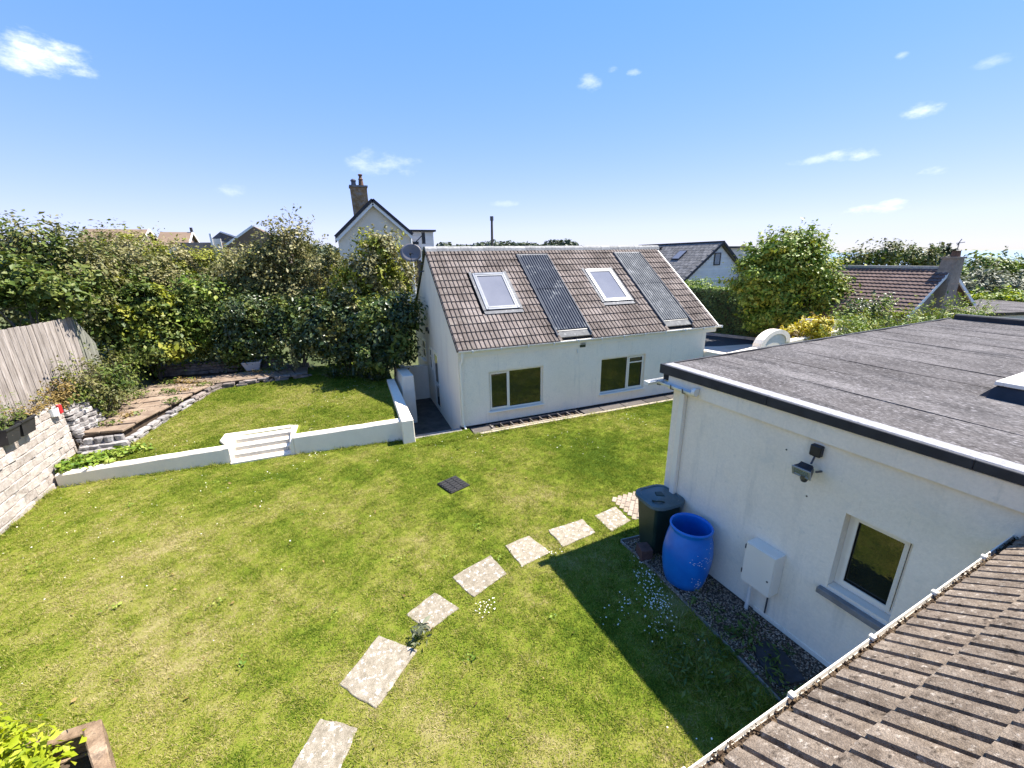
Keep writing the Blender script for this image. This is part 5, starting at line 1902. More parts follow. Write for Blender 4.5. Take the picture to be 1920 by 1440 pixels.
# ------------------------------------------------------------------ chimney house and far houses on the left
def chimney_house():
    Yg = 32.0
    h = thing('cream_gabled_house', 'tall cream gabled house with lichen-covered chimney rising above the hedge', 'house', (2.7, Yg, 1))
    P = Vector
    ax_, az_ = 2.77, 9.15
    L_, R_ = (.12, 6.75), (5.3, 6.95)
    mb = MB()
    mb.slab3([P((.35, Yg, 1)), P((5.15, Yg, 1)), P((5.15, Yg, 6.9)), P((ax_, Yg, az_ - .35)), P((.35, Yg, 6.8))], (0, .3, 0))
    mb.box(.35, Yg + .3, 1, .65, Yg + 9, 6.7)
    mb.box(4.85, Yg + .3, 1, 5.15, Yg + 9, 6.85)
    mb.build('wall', M['cream_render'], h)
    for (x, z) in (L_, R_):
        d = P((ax_ - x, 0, az_ - z))
        s = P((x, Yg - .25, z))
        e = P((ax_, Yg - .25, az_))
        MB().slab3([s, e, e + P((0, 9.5, 0)), s + P((0, 9.5, 0))], (0, 0, -.14)).build('roof_slope', M['slate_roof'], h)
        MB().bar(s + P((0, -.06, -.06)), e + P((0, -.06, -.06)), .10, .20).build('verge', M['dark_frame'], h)
        MB().bar(s + P((.05 if x < 2 else -.05, -.02, -.28)), e + P((0, -.02, -.30)), .08, .20).build('barge_board', M['white_timber'], h)
    ch = MB().hexa([(1.62, 33.2, 6.5), (2.62, 33.2, 6.5), (2.62, 34.0, 6.5), (1.62, 34.0, 6.5)], [(1.52, 33.2, 10.05), (2.62, 33.2, 10.05), (2.62, 34.0, 10.05), (1.52, 34.0, 10.05)]).build('chimney', M['chimney'], h)
    MB().box(1.46, 33.12, 10.055, 2.68, 34.08, 10.17).build('cap', M['slate_roof'], ch)
    MB().lathe([(.17, 0), (.15, .25), (.19, .28), (.19, .34), (.10, .42), (.0, .45)], (1.78, 33.5, 10.17), 12).build('chimney_pot', M['dark_metal'], ch)
    MB().lathe([(.18, 0), (.14, .38), (.17, .42), (.11, .50), (.10, .62), (.17, .72), (.10, .76), (0, .78)], (2.28, 33.5, 10.17), 12).build('chimney_pot', M['pot'], ch)
    # boarded dormer and lean-to on the right
    d = MB().box(5.35, Yg + 1.0, 5.2, 7.05, Yg + 3.2, 7.14).build('dormer', M['shingle'], h)
    for k in range(6):
        MB().box(5.34, Yg + .975, 5.45 + k * .28, 7.06, Yg + .998, 5.45 + k * .28 + .25).build('weatherboard', M['shingle'], d)
    MB().box(5.2, Yg + .8, 7.145, 7.25, Yg + 3.4, 7.27).build('dormer_roof', M['dark_frame'], d)
    MB().slab3([P((5.16, Yg + .2, 6.55)), P((6.9, Yg + .2, 5.25)), P((6.9, Yg + .2, 5.05)), P((5.16, Yg + .2, 6.35))], (0, .8, 0)).build('lean_to_roof', M['slate_roof'], h)
    MB().slab3([P((5.16, Yg + .3, 1)), P((6.7, Yg + .3, 1)), P((6.7, Yg + .3, 5.1)), P((5.16, Yg + .3, 6.2))], (0, .6, 0)).build('lean_to_wall', M['white_timber'], h)
    f = MB().box(5.35, Yg + .22, 3.4, 6.3, Yg + .29, 5.1).build('window', M['dark_frame'], h)
    MB().box(5.43, Yg + .205, 3.5, 6.22, Yg + .219, 5.0).build('pane', M['glass'], f)
    MB().tube([(5.20, Yg - .06, 6.6), (5.20, Yg - .06, 1.0)], .06, 8).build('downpipe', M['white_timber'], h)


chimney_house()


def far_house(name, label, xa, xb, yc, zr, ze, depth, hip=0.0, z0=3.0, gable_right=True):
    h = thing(name, label, 'house', ((xa + xb) / 2, yc, z0), group='far houses beyond the hedge')
    mb = MB()
    y0, y1 = yc - depth / 2, yc + depth / 2
    mb.box(xa + .3, y0 + .3, z0, xb - .3, y1 - .3, ze)
    mb.slab3([(xb - .3, y0 + .3, ze), (xb - .3, y1 - .3, ze), (xb - .3, yc, zr - .25)], (-.25, 0, 0))
    mb.build('wall', M['far_brick'], h)
    mb = MB()
    mb.slab3([(xa + hip, yc, zr), (xb, yc, zr), (xb, y0, ze), (xa, y0, ze)], (0, 0, -.14))
    mb.slab3([(xa + hip, yc, zr), (xb, yc, zr), (xb, y1, ze), (xa, y1, ze)], (0, 0, -.14))
    mb.build('roof', M['far_roof'], h)
    mb = MB()
    mb.bar((xb + .03, y0, ze - .1), (xb + .03, yc, zr - .06), .10, .22)
    mb.bar((xb + .03, y1, ze - .1), (xb + .03, yc, zr - .06), .10, .22)
    mb.build('barge_board', M['white_timber'], h)
    f = MB().box((xa + xb) / 2 - 1, y0 + .24, ze - 1.9, (xa + xb) / 2 + .6, y0 + .29, ze - .7).build('window', M['white_timber'], h)
    MB().box((xa + xb) / 2 - .9, y0 + .22, ze - 1.8, (xa + xb) / 2 + .5, y0 + .239, ze - .8).build('pane', M['glass'], f)
    return h


far_house('brown_roofed_house', 'far brown-roofed house with white barge boards, left of the pair', -27.0, -20.9, 66.8, 9.15, 7.6, 6.0)
fh = far_house('brown_roofed_house', 'far house with brown roof and dark finial, right of the pair', -20.3, -16.9, 68.4, 8.95, 7.2, 6.0)
MB().tube([(-16.95, 68.4, 8.9), (-16.95, 68.4, 9.5)], .16, 8).build('finial', M['dark_frame'], fh)
gw = thing('far_block_wall', 'long pale brick outbuilding wall with a white post far behind the hedge', 'wall', (-15, 60, 3))
MB().box(-16.3, 59.5, 3.0, -11.3, 59.8, 7.35).build('wall', M['far_brick'], gw)
MB().box(-12.95, 59.3, 3.0, -12.1, 59.48, 7.75).build('white_panel', M['far_wall'], gw)
MB().box(-13.1, 59.2, 7.0, -12.9, 59.29, 8.3).build('post', M['white_timber'], gw)
lo = thing('grey_roofed_house', 'far house with low grey roof edge among the hedge tops', 'house', (-12, 64, 3))
MB().slab3([(-14.2, 64, 7.8), (-12.9, 64, 8.8), (-9.2, 64, 7.4), (-9.2, 64, 7.1)], (0, 3, 0)).build('roof', M['slate_roof'], lo)
MB().box(-13.8, 64.2, 3, -9.6, 66.8, 7.2).build('wall', M['far_brick'], lo)
MB().bar((-12.9, 63.9, 8.75), (-9.2, 63.9, 7.35), .12, .18).build('barge_board', M['white_timber'], lo)
oc = thing('small_chimney', 'small pale chimney with red pot poking above the hedge', 'chimney', (-17.0, 60, 3))
MB().box(-17.4, 59.9, 3, -16.6, 60.6, 6.85).build('stack', M['far_wall'], oc)
MB().lathe([(.2, 0), (.16, .7), (.2, .75), (0, .75)], (-17.0, 60.2, 6.85), 10).build('chimney_pot', M['pot'], oc)
ob = thing('brown_gable_house', 'far house with brown roof and pale gable edge behind the big loose tree', 'house', (-8, 58, 4))
MB().slab3([(-11.6, 58, 6.9), (-8.4, 58, 9.1), (-5.0, 58, 6.9)], (0, 8, 0)).build('roof', M['far_roof'], ob)
MB().box(-11.2, 58.2, 3, -5.4, 66, 6.85).build('wall', M['far_brick'], ob)
MB().bar((-11.6, 57.95, 6.9), (-8.4, 57.95, 9.1), .1, .22).build('barge_board', M['white_timber'], ob)
up = thing('utility_pole', 'weathered wooden utility pole beyond the cottage ridge', 'utility pole', (20.15, 56.5, 0))
MB().tube([(20.15, 56.5, -1), (20.2, 56.5, 7), (20.24, 56.5, 10.0)], [.20, .17, .15], 10).build('pole', M['pole'], up)
MB().tube([(20.24, 56.5, 10.0), (20.24, 56.5, 10.55)], .24, 10).build('transformer_can', M['dark_metal'], up)
MB().bar((20.2, 56.45, 6.9), (20.45, 56.45, 7.6), .12, .12).build('bracket', M['pole'], up)

# ------------------------------------------------------------------ vegetation


def leaves(rng, centers, normals, L, Wf=.55, fold=.18, jit=.9):
    """one folded diamond leaf per centre; returns vertices and triangles"""
    n = len(centers)
    nr = normals + rng.normal(0, jit, (n, 3)) * .6
    nr /= np.linalg.norm(nr, axis=1, keepdims=True) + 1e-9
    d = rng.normal(0, 1, (n, 3))
    d[:, 2] -= .35
    d -= nr * np.sum(d * nr, 1, keepdims=True)
    d /= np.linalg.norm(d, axis=1, keepdims=True) + 1e-9
    s = np.cross(nr, d)
    ln = (L * np.clip(rng.lognormal(-.05, .36, n), .4, 2.0))[:, None]
    b = centers - d * ln * .5
    t = centers + d * ln * .5
    l = centers - s * ln * Wf * .5 + nr * ln * fold * .5
    r = centers + s * ln * Wf * .5 + nr * ln * fold * .5
    V = np.stack([b, l, t, r], 1).reshape(-1, 3)
    i = np.arange(n)[:, None] * 4
    F = np.concatenate([i + np.array([[0, 2, 1]]), i + np.array([[0, 3, 2]])], 1).reshape(-1, 3)
    return V, F


def crown_points(rng, blobs, n, clump=.20, shell=.45, nclump=60):
    vol = np.array([b[3] * b[4] * b[5] for b in blobs]) ** (2 / 3)
    share = vol / vol.sum()
    C, Nn = [], []
    for b, sh in zip(blobs, share):
        nb = max(20, int(n * sh))
        nc = max(8, int(nclump * (sh * len(blobs)) ** .5))
        c = np.array(b[:3])
        R = np.array(b[3:6])
        dirs = rng.normal(0, 1, (nc, 3))
        dirs /= np.linalg.norm(dirs, axis=1, keepdims=True)
        rr = rng.uniform(0, 1, nc) ** shell
        rr *= 1 + .22 * rng.normal(0, 1, nc) * (rng.random(nc) < .5)
        cc = dirs * rr[:, None]
        k = rng.integers(0, nc, nb)
        sz = rng.uniform(.6, 1.5, nc)[k][:, None] * clump
        off = rng.normal(0, 1, (nb, 3)) * sz
        off[:, 2] *= .7
        p = cc[k] + off
        C.append(c + p * R)
        out = p / R
        out /= np.linalg.norm(out, axis=1, keepdims=True) + 1e-9
        out[:, 2] += .55
        Nn.append(out)
    return np.concatenate(C), np.concatenate(Nn)


def sprig_points(rng, blobs, k, ln, per=14):
    """leafy shoots standing out of the crown, each with its own thin twig"""
    C, Nn, TV, TF = [], [], [], []
    for i in range(k):
        b = blobs[rng.integers(0, len(blobs))]
        d = rng.normal(0, 1, 3)
        d[2] = abs(d[2]) * .9 + .25
        d /= np.linalg.norm(d)
        s = np.array(b[:3]) + d * np.array(b[3:6]) * .75
        g = d * .6 + np.array([0, 0, .7]) + rng.normal(0, .25, 3)
        g /= np.linalg.norm(g)
        L_ = ln * rng.uniform(.6, 1.4)
        t = rng.uniform(.15, 1, per)[:, None]
        C.append(s + g * t * L_ + rng.normal(0, .030, (per, 3)) * (1 + ln))
        Nn.append(np.tile(g * .3 + np.array([0, 0, .6]), (per, 1)))
        a = np.cross(g, [0, 0, 1.0])
        a /= np.linalg.norm(a) + 1e-6
        c = np.cross(g, a)
        w = .009 + .004 * rng.random()
        n0 = 3 * len(TV)
        TV.append(np.array([s - g * .35 + a * w, s - g * .35 - a * w * .5 + c * w, s + g * L_]))
        TF.append((n0, n0 + 1, n0 + 2))
    # bare stems showing through the face of the crown
    for i in range(max(4, k // 3)):
        b = blobs[rng.integers(0, len(blobs))]
        R = np.array(b[3:6])
        d = rng.normal(0, 1, 3)
        d[1] = -abs(d[1])
        d /= np.linalg.norm(d)
        e = np.array(b[:3]) + d * R * .98
        s = np.array(b[:3]) + d * R * .55 - np.array([rng.normal(0, .2), 0, R[2] * .6])
        a = np.array([1.0, 0, .2]) * .014
        n0 = 3 * len(TV)
        TV.append(np.array([s - a, s + a, e]))
        TF.append((n0, n0 + 1, n0 + 2))
    return np.concatenate(C), np.concatenate(Nn), np.concatenate(TV), np.array(TF)


def trunk_mesh(rng, base, blobs, r0, limbs=3):
    mb = MB()
    for i, b in enumerate(blobs[:limbs]):
        e = Vector(b[:3]) + Vector((0, 0, b[5] * .35))
        s = Vector(base) + Vector((random.uniform(-1, 1), random.uniform(-1, 1), 0)) * r0 * .6
        mid = s.lerp(e, .45) + Vector((random.gauss(0, .08), random.gauss(0, .08), .1))
        m2 = s.lerp(e, .75) + Vector((random.gauss(0, .10), random.gauss(0, .10), .05))
        k = .75 if i else 1
        mb.tube([s, s.lerp(mid, .5), mid, m2, e], [r0 * k, r0 * k * .85, r0 * k * .65, r0 * k * .42, r0 * k * .12], 7)
        for q in range(5):
            d = Vector((random.gauss(0, 1), random.gauss(0, 1), random.uniform(.1, 1))).normalized()
            st_ = mid.lerp(e, random.random())
            en = st_ + Vector((d.x * b[3], d.y * b[4], d.z * b[5])) * .8
            mb.tube([st_, st_.lerp(en, .5) + Vector((0, 0, .05)), en], [r0 * .28, r0 * .18, r0 * .05], 5)
    return mb


def plant(name, label, cat, base, blobs, n, leaf, size, seed, group=None, r0=.06, limbs=3, sprigs=0, sprig_len=.5, clump=.20, shell=.45, nclump=60, Wf=.55, trunk=True, second=None):
    rng = np.random.default_rng(seed)
    t = thing(name, label, cat, base, group=group)
    if group:
        n, sprigs = int(n * 1.22), int(sprigs * .75)
    C, Nn = crown_points(rng, blobs, n, clump, shell, nclump)
    if sprigs:
        c2, n2, tv, tf = sprig_points(rng, blobs, sprigs, sprig_len)
        np_mesh('twigs', tv, tf, M['bark'], t, kind='stuff')
        C, Nn = np.concatenate([C, c2]), np.concatenate([Nn, n2])
    keep = C[:, 2] > base[2] + .02
    C, Nn = C[keep], Nn[keep]
    if second:
        leaf2, frac = second
        m = hash_noise(C[:, 0] * 1.9 + seed, C[:, 2] * 1.9 + C[:, 1], 1.0) > (1 - 2 * frac) * .6
        V, F = leaves(rng, C[~m], Nn[~m], size, Wf)
        np_mesh('crown', V, F, LEAF[leaf], t)
        if m.sum() > 10:
            V, F = leaves(rng, C[m], Nn[m], size, Wf)
            np_mesh('second_foliage', V, F, LEAF[leaf2], t)  # second leaf colour, in noise patches
    else:
        V, F = leaves(rng, C, Nn, size, Wf)
        np_mesh('crown', V, F, LEAF[leaf], t)
    if trunk:
        trunk_mesh(rng, base, blobs, r0, limbs).build('trunk', M['bark'], t)
    return t


HG = 'hedge trees and shrubs along the garden boundary'
GZ = .75
B = plant
B('yellow_green_tree', 'yellow green leafy tree behind the fence at the left edge', 'tree', (-9.6, 14.6, 1.7),
  [(-9.3, 14.4, 4.7, .95, .9, 1.0), (-9.9, 14.0, 3.9, .9, .9, .8), (-9.0, 15.0, 5.4, .6, .6, .6)], 5200, 'lime', .15, 1, HG, sprigs=14)
B('bushy_tree', 'tall dark bushy tree highest of the hedge at the left', 'tree', (-9.6, 19.6, 1.7),
  [(-9.4, 19.4, 5.4, 1.5, 1.2, 1.35), (-10.6, 19.8, 5.2, 1.2, 1.2, 1.5), (-8.3, 19.2, 4.8, 1.2, 1.1, 1.2), (-11.8, 19.0, 4.6, 1.3, 1.2, 1.3), (-9.0, 18.6, 3.9, 1.6, 1.0, 1.2)], 17000, 'olive', .13, 2, HG, sprigs=70, sprig_len=.7, second=('mid', .45))
B('grey_green_shrub', 'pale grey green shrub sloping down right of the tallest hedge tree', 'shrub', (-7.8, 21.2, 1.0),
  [(-7.6, 21.0, 4.6, 1.4, 1.1, 1.35), (-6.6, 21.4, 4.2, 1.2, 1.0, 1.0), (-8.8, 21.2, 4.9, 1.3, 1.1, 1.3), (-7.4, 20.6, 3.4, 1.6, 1.0, 1.0)], 13000, 'pale', .12, 3, HG, sprigs=50, sprig_len=.5, second=('olive', .55))
B('stemmy_shrub', 'thin shrub with bare pale stems right behind the fence', 'shrub', (-8.15, 16.2, 1.6),
  [(-8.0, 16.0, 4.5, .75, .6, .55), (-7.5, 16.4, 4.2, .65, .6, .5), (-8.8, 15.6, 4.6, .7, .6, .5), (-8.2, 16.0, 5.0, .5, .5, .4)], 2800, 'mid', .15, 4, HG, r0=.055, limbs=4, sprigs=24, sprig_len=.6)
B('yellowing_hedge_shrub', 'yellowing shrub at the back of the hedge below the far houses', 'shrub', (-6.6, 24.2, 1.5),
  [(-7.0, 24.0, 5.25, 1.5, 1.0, .95), (-5.6, 24.2, 5.0, 1.5, 1.0, .85), (-4.0, 24.4, 5.0, 1.3, 1.0, .9), (-8.6, 24.2, 5.7, 1.4, 1.0, 1.0)], 11000, 'lime', .12, 5, HG, sprigs=40, second=('pale', .5))
B('broadleaf_shrub', 'broadleaved shrub with bright yellow green top behind the flagstones', 'shrub', (-7.1, 20.0, GZ),
  [(-7.3, 19.7, 3.1, 1.15, .9, 1.1), (-6.7, 19.4, 2.3, 1.0, .8, .9), (-7.9, 19.9, 2.2, 1.1, .8, 1.2), (-6.9, 19.6, 3.9, .9, .8, .55)], 10500, 'mid', .16, 6, HG, sprigs=20, second=('lime', .34))
B('broadleaf_shrub', 'mid green shrub standing behind the stone ledge', 'shrub', (-5.4, 20.9, GZ),
  [(-5.5, 20.6, 3.2, 1.3, .9, 1.15), (-4.7, 20.6, 2.5, 1.1, .9, 1.1), (-6.2, 20.8, 2.3, 1.1, .9, 1.2), (-5.2, 20.6, 4.1, 1.2, .9, .6)], 9500, 'mid', .14, 7, HG, sprigs=30, second=('bright', .38))
B('pale_shrub', 'pale dry-leaved shrub behind the green hedge, left of the big loose tree', 'shrub', (-4.6, 23.2, 1.2),
  [(-4.8, 23.0, 4.3, 1.3, 1.0, 1.0), (-3.6, 22.8, 4.2, 1.1, 1.0, 1.1), (-4.2, 22.6, 3.4, 1.5, .9, 1.0)], 7500, 'pale', .12, 8, HG, sprigs=40, second=('olive', .4))
B('loose_tree', 'big loose airy tree left of the cream gabled house', 'tree', (-2.2, 21.2, GZ),
  [(-2.4, 20.9, 5.2, 1.35, 1.1, 1.15), (-1.0, 20.9, 4.7, 1.2, 1.0, 1.1), (-3.4, 21.0, 4.5, 1.2, 1.0, 1.1), (-2.0, 20.7, 3.7, 1.7, 1.0, 1.0), (-1.7, 20.9, 6.1, .95, .8, .65), (-.5, 20.8, 3.7, 1.1, .9, .9)], 15500, 'olive', .125, 9, HG, r0=.09, limbs=5, sprigs=110, sprig_len=.75, second=('pale', .45), nclump=80)
B('dark_shrub', 'dark green shrub above the plant pot', 'shrub', (-4.1, 20.3, GZ),
  [(-4.1, 20.0, 2.2, 1.2, .8, 1.2), (-3.2, 20.0, 2.6, 1.1, .8, 1.2), (-3.6, 19.9, 3.3, 1.1, .8, .8)], 8500, 'dark', .13, 10, HG, sprigs=16, second=('mid', .36))
B('dark_shrub', 'dark green shrub between the plant pot and the side wall', 'shrub', (-1.9, 19.7, GZ),
  [(-2.0, 19.4, 2.1, 1.2, .8, 1.2), (-1.1, 19.3, 2.5, 1.1, .8, 1.1), (-1.5, 19.3, 3.1, 1.2, .8, .75)], 9000, 'dark', .13, 11, HG, sprigs=20, second=('mid', .40))
B('thin_sapling', 'thin see-through sapling in front of the cream gable', 'tree', (.1, 19.9, GZ),
  [(.0, 19.8, 4.3, .55, .5, 1.1), (.35, 19.8, 3.6, .6, .5, .8), (-.3, 19.8, 5.0, .4, .4, .5)], 1500, 'olive', .13, 12, HG, r0=.035, limbs=3, sprigs=26, sprig_len=.5)
B('tall_shrub', 'tall yellow green shrub in front of the cream gable next to the cottage', 'shrub', (1.6, 18.7, GZ),
  [(1.6, 18.4, 5.6, .9, .75, .85), (1.2, 18.4, 4.6, 1.15, .8, .95), (2.15, 18.4, 4.5, .85, .7, .95), (1.4, 18.3, 3.5, 1.4, .8, .9), (.3, 18.6, 3.9, .9, .7, .8)], 11500, 'pale', .13, 13, HG, r0=.05, sprigs=60, sprig_len=.5, second=('lime', .5))
B('glossy_shrub', 'dark glossy broadleaved shrub behind the side wall', 'shrub', (-.1, 18.1, .7),
  [(-.1, 17.9, 1.9, 1.2, .8, 1.0), (.6, 17.7, 2.4, 1.0, .8, 1.0), (-.8, 18.1, 2.5, 1.0, .8, 1.0), (.1, 17.8, 3.0, 1.1, .8, .7)], 9500, 'dark', .15, 14, HG, sprigs=16, second=('olive', .36))
B('glossy_shrub', 'dark glossy bush crowding against the cottage gable', 'shrub', (1.7, 16.6, .6),
  [(1.6, 16.3, 2.2, .9, .7, 1.1), (2.0, 16.4, 3.1, .75, .7, .8), (1.2, 16.6, 3.0, .9, .7, .8), (1.0, 16.2, 1.5, .8, .6, .7)], 9000, 'dark', .15, 15, HG, sprigs=14, second=('mid', .42))
B('fence_side_bush', 'grey green bush growing over the dry stone wall beside the fence', 'shrub', (-7.0, 15.6, .8),
  [(-7.1, 15.5, 1.5, .6, .75, .6), (-6.95, 16.2, 1.75, .65, .7, .85), (-7.2, 14.9, 1.75, .4, .6, .5), (-6.85, 15.2, 1.15, .3, .4, .3)], 5600, 'olive', .085, 16, None, r0=.03, sprigs=70, sprig_len=.6, second=('mid', .5))
B('wall_top_weeds', 'low yellowing weeds on the bank behind the block wall', 'weeds', (-7.35, 13.0, 1.55),
  [(-7.3, 13.0, 1.7, .2, .9, .22), (-7.25, 13.9, 1.65, .25, .6, .25), (-7.3, 14.5, 1.75, .25, .5, .3)], 2200, 'russet', .06, 17, None, trunk=False, sprigs=50, sprig_len=.35, second=('lime', .3))
B('trough_seedlings', 'spindly plants growing in the black troughs', 'plant', (-7.07, 12.2, 1.75),
  [(-6.99, 11.6, 1.96, .1, .2, .14), (-6.99, 12.1, 1.98, .1, .2, .12)], 420, 'mid', .06, 18, None, trunk=False, sprigs=22, sprig_len=.4, Wf=.4)
B('bindweed_patch', 'patch of broad ground leaves where the block wall meets the low wall', 'ground cover', (-6.3, 13.1, .2),
  [(-6.5, 13.05, .38, .55, .45, .10), (-5.9, 13.2, .40, .5, .4, .08), (-6.8, 12.9, .36, .3, .35, .10)], 1300, 'bright', .09, 19, None, trunk=False, Wf=.8)
for k, (x, y) in enumerate(((.0, 17.1), (.55, 16.75), (-.7, 17.45), (.9, 16.2))):
    rng = np.random.default_rng(60 + k)
    V, F = [], []
    for q in range(46):
        a = rng.uniform(0, 6.28)
        L_ = rng.uniform(.45, .8)
        sp_ = rng.uniform(.35, .9)
        w = .022
        d = np.array([math.cos(a), math.sin(a), 0])
        s = np.array([-math.sin(a), math.cos(a), 0]) * w
        o0 = np.array([x, y, .55]) + d * .05
        pts = [o0 + d * L_ * sp_ * t + np.array([0, 0, L_ * (1.25 * t - 1.05 * t * t * sp_)]) for t in (0, .35, .7, 1.0)]
        n0 = len(V)
        for i, p in enumerate(pts):
            kk = (1, 1, .7, .1)[i]
            V += [p - s * kk, p + s * kk]
        for i in range(3):
            F += [(n0 + 2 * i, n0 + 2 * i + 1, n0 + 2 * i + 3, n0 + 2 * i + 2)]
    o = np_mesh('strap_leaved_plant', V, F, LEAF['dark'])
    tag(o, ['clump of dark strap leaves in the middle of the row behind the side wall', 'clump of dark strap leaves just left of the side wall end', 'clump of dark strap leaves at the left of the row by the hedge',
            'clump of dark strap leaves nearest the white side wall'][k], 'plant', 'strap leaved clumps along the hedge foot')
B('climbing_sprig', 'thin pale-leaved sprig standing in front of the dark hedge foot', 'plant', (-2.1, 18.6, .85),
  [(-2.1, 18.55, 1.6, .10, .10, .5), (-2.05, 18.55, 1.15, .16, .14, .25)], 260, 'pale', .085, 21, None, r0=.015, limbs=1, Wf=.6)
B('path_weeds', 'scattered weeds rooted between the flagstones', 'weeds', (-6.2, 16.2, .8),
  [(-6.3, 15.0, .88, .35, .25, .07), (-5.9, 17.3, .90, .5, .3, .10), (-6.6, 14.4, .88, .3, .2, .08), (-5.2, 17.9, .9, .5, .25, .10), (-3.2, 18.9, .95, .8, .25, .12), (-6.1, 18.6, .9, .7, .3, .14), (-5.6, 16.0, .88, .3, .4, .06), (-6.9, 17.2, .92, .35, .5, .16)], 1700, 'mid', .065, 22, None, trunk=False, second=('russet', .4))
B('sleeper_shrub', 'bright lime leaved shrub growing in the sleeper planter', 'shrub', (-3.8, 4.35, .2),
  [(-3.75, 4.40, .62, .48, .30, .30), (-4.05, 4.62, .62, .35, .25, .38), (-3.35, 4.15, .46, .30, .25, .20), (-3.95, 4.0, .55, .5, .4, .3)], 2600, 'sun', .085, 23, None, r0=.02, sprigs=34, sprig_len=.22, Wf=.5, shell=.35)  # 'sun' is the bright lime leaf colour

# right-hand planting
B('round_tree', 'round leafy tree standing by the road above the clipped hedge', 'tree', (25.6, 17.9, -.4),
  [(25.3, 17.9, 4.2, 1.8, 1.8, 1.5), (23.9, 18.6, 3.6, 1.5, 1.5, 1.3), (26.7, 17.2, 3.7, 1.6, 1.5, 1.5), (25.0, 17.9, 5.5, 1.2, 1.2, .9), (26.2, 17.3, 5.4, 1.1, 1.1, .95), (24.6, 18.3, 2.6, 1.7, 1.4, .9), (27.6, 16.5, 2.6, 1.2, 1.1, 1.2), (24.2, 18.8, 4.8, .9, .9, .8), (25.2, 17.6, 1.7, 1.5, 1.3, .8), (24.3, 18.2, 1.3, 1.1, 1.0, .8)],
  34000, 'bright', .20, 31, None, r0=.20, limbs=6, sprigs=110, sprig_len=.9, second=('lime', .22), nclump=80)
o = thing('clipped_hedge', 'long dark clipped hedge along the road', 'hedge', (24.5, 21, -.3))
rng = np.random.default_rng(32)
n = 15000
t = rng.uniform(0, 1, n)
side = rng.uniform(0, 1, n)
p0, p1 = np.array([24.0, 24.6]), np.array([27.0, 17.6])
dirv = (p1 - p0) / np.linalg.norm(p1 - p0)
nv = np.array([-dirv[1], dirv[0]])
if nv[0] > 0:
    nv = -nv
hgt = 2.85
C = np.zeros((n, 3))
Nn = np.zeros((n, 3))
f = side < .72
C[:, :2] = p0 + (p1 - p0) * t[:, None]
zz = np.where(f, rng.uniform(-.35, hgt, n), hgt - .05 + rng.normal(0, .06, n))
off = np.where(f, .9 + rng.normal(0, .09, n), rng.uniform(-.9, .9, n))
off = off + .10 * np.sin(t * 23) + .06 * np.sin(zz * 4 + t * 40)
C[:, :2] += nv * off[:, None]
C[:, 2] = zz
Nn[f] = [nv[0], nv[1], .3]
Nn[~f] = [0, 0, 1]
V, F = leaves(rng, C, Nn, .13, .5)
np_mesh('foliage', V, F, LEAF['hedge'], o)
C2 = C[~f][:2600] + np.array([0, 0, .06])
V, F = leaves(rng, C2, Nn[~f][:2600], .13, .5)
np_mesh('painted_sun_top', V, F, LEAF['bright'], o)  # brighter leaf colour along the hedge top stands in for sunlight
mb = MB()
mb.hexa([tuple(p0 + nv * .75) + (-.4,), tuple(p1 + nv * .75) + (-.4,), tuple(p1 - nv * .9) + (-.4,), tuple(p0 - nv * .9) + (-.4,)], [tuple(p0 + nv * .7) + (hgt - .2,), tuple(p1 + nv * .7) + (hgt - .2,), tuple(p1 - nv * .9) + (hgt - .2,), tuple(p0 - nv * .9) + (hgt - .2,)])
mb.build('inner_branches', M['soil'], o)
B('hedge_end_shrub', 'small leafy shrub at the slate house wall beyond the hedge', 'shrub', (30.3, 29.2, 0), [(30.2, 29.0, 2.2, 1.2, 1.0, 1.0), (29.5, 29.6, 2.4, .8, .8, .7)], 2600, 'bright', .16, 33, None)
B('golden_shrub', 'golden yellow shrub by the white railing', 'shrub', (20.2, 12.6, -.3),
  [(20.0, 12.4, 1.5, .75, .6, .75), (20.8, 12.5, 1.3, .7, .6, .7), (19.4, 12.7, 1.3, .6, .5, .7), (20.4, 12.2, 1.9, .6, .5, .5)], 8500, 'gold', .12, 34, None, Wf=.45, sprigs=40, sprig_len=.4, second=('russet', .15))
B('rounded_dark_bush', 'rounded dark bush right of the golden shrub', 'shrub', (24.6, 13.1, -.6),
  [(24.6, 13.1, 1.5, 1.15, 1.0, 1.35), (25.6, 12.8, 1.95, 1.0, .9, 1.1), (24.2, 12.9, .6, 1.0, .9, .9)], 7000, 'dark', .12, 35, None, sprigs=30, second=('bright', .42))
B('spreading_fern_shrub', 'low spreading light green shrub behind the flat roof edge', 'shrub', (21.0, 9.6, -.2),
  [(20.0, 10.2, 2.0, 1.2, .9, .8), (21.6, 9.6, 2.2, 1.2, .8, .75), (23.2, 9.2, 2.4, 1.1, .8, .75), (18.6, 10.2, 1.8, .9, .7, .7), (24.6, 8.9, 2.35, .9, .8, .7)], 9000, 'bright', .11, 36, None, Wf=.35, sprigs=80, sprig_len=.6, second=('lime', .4))
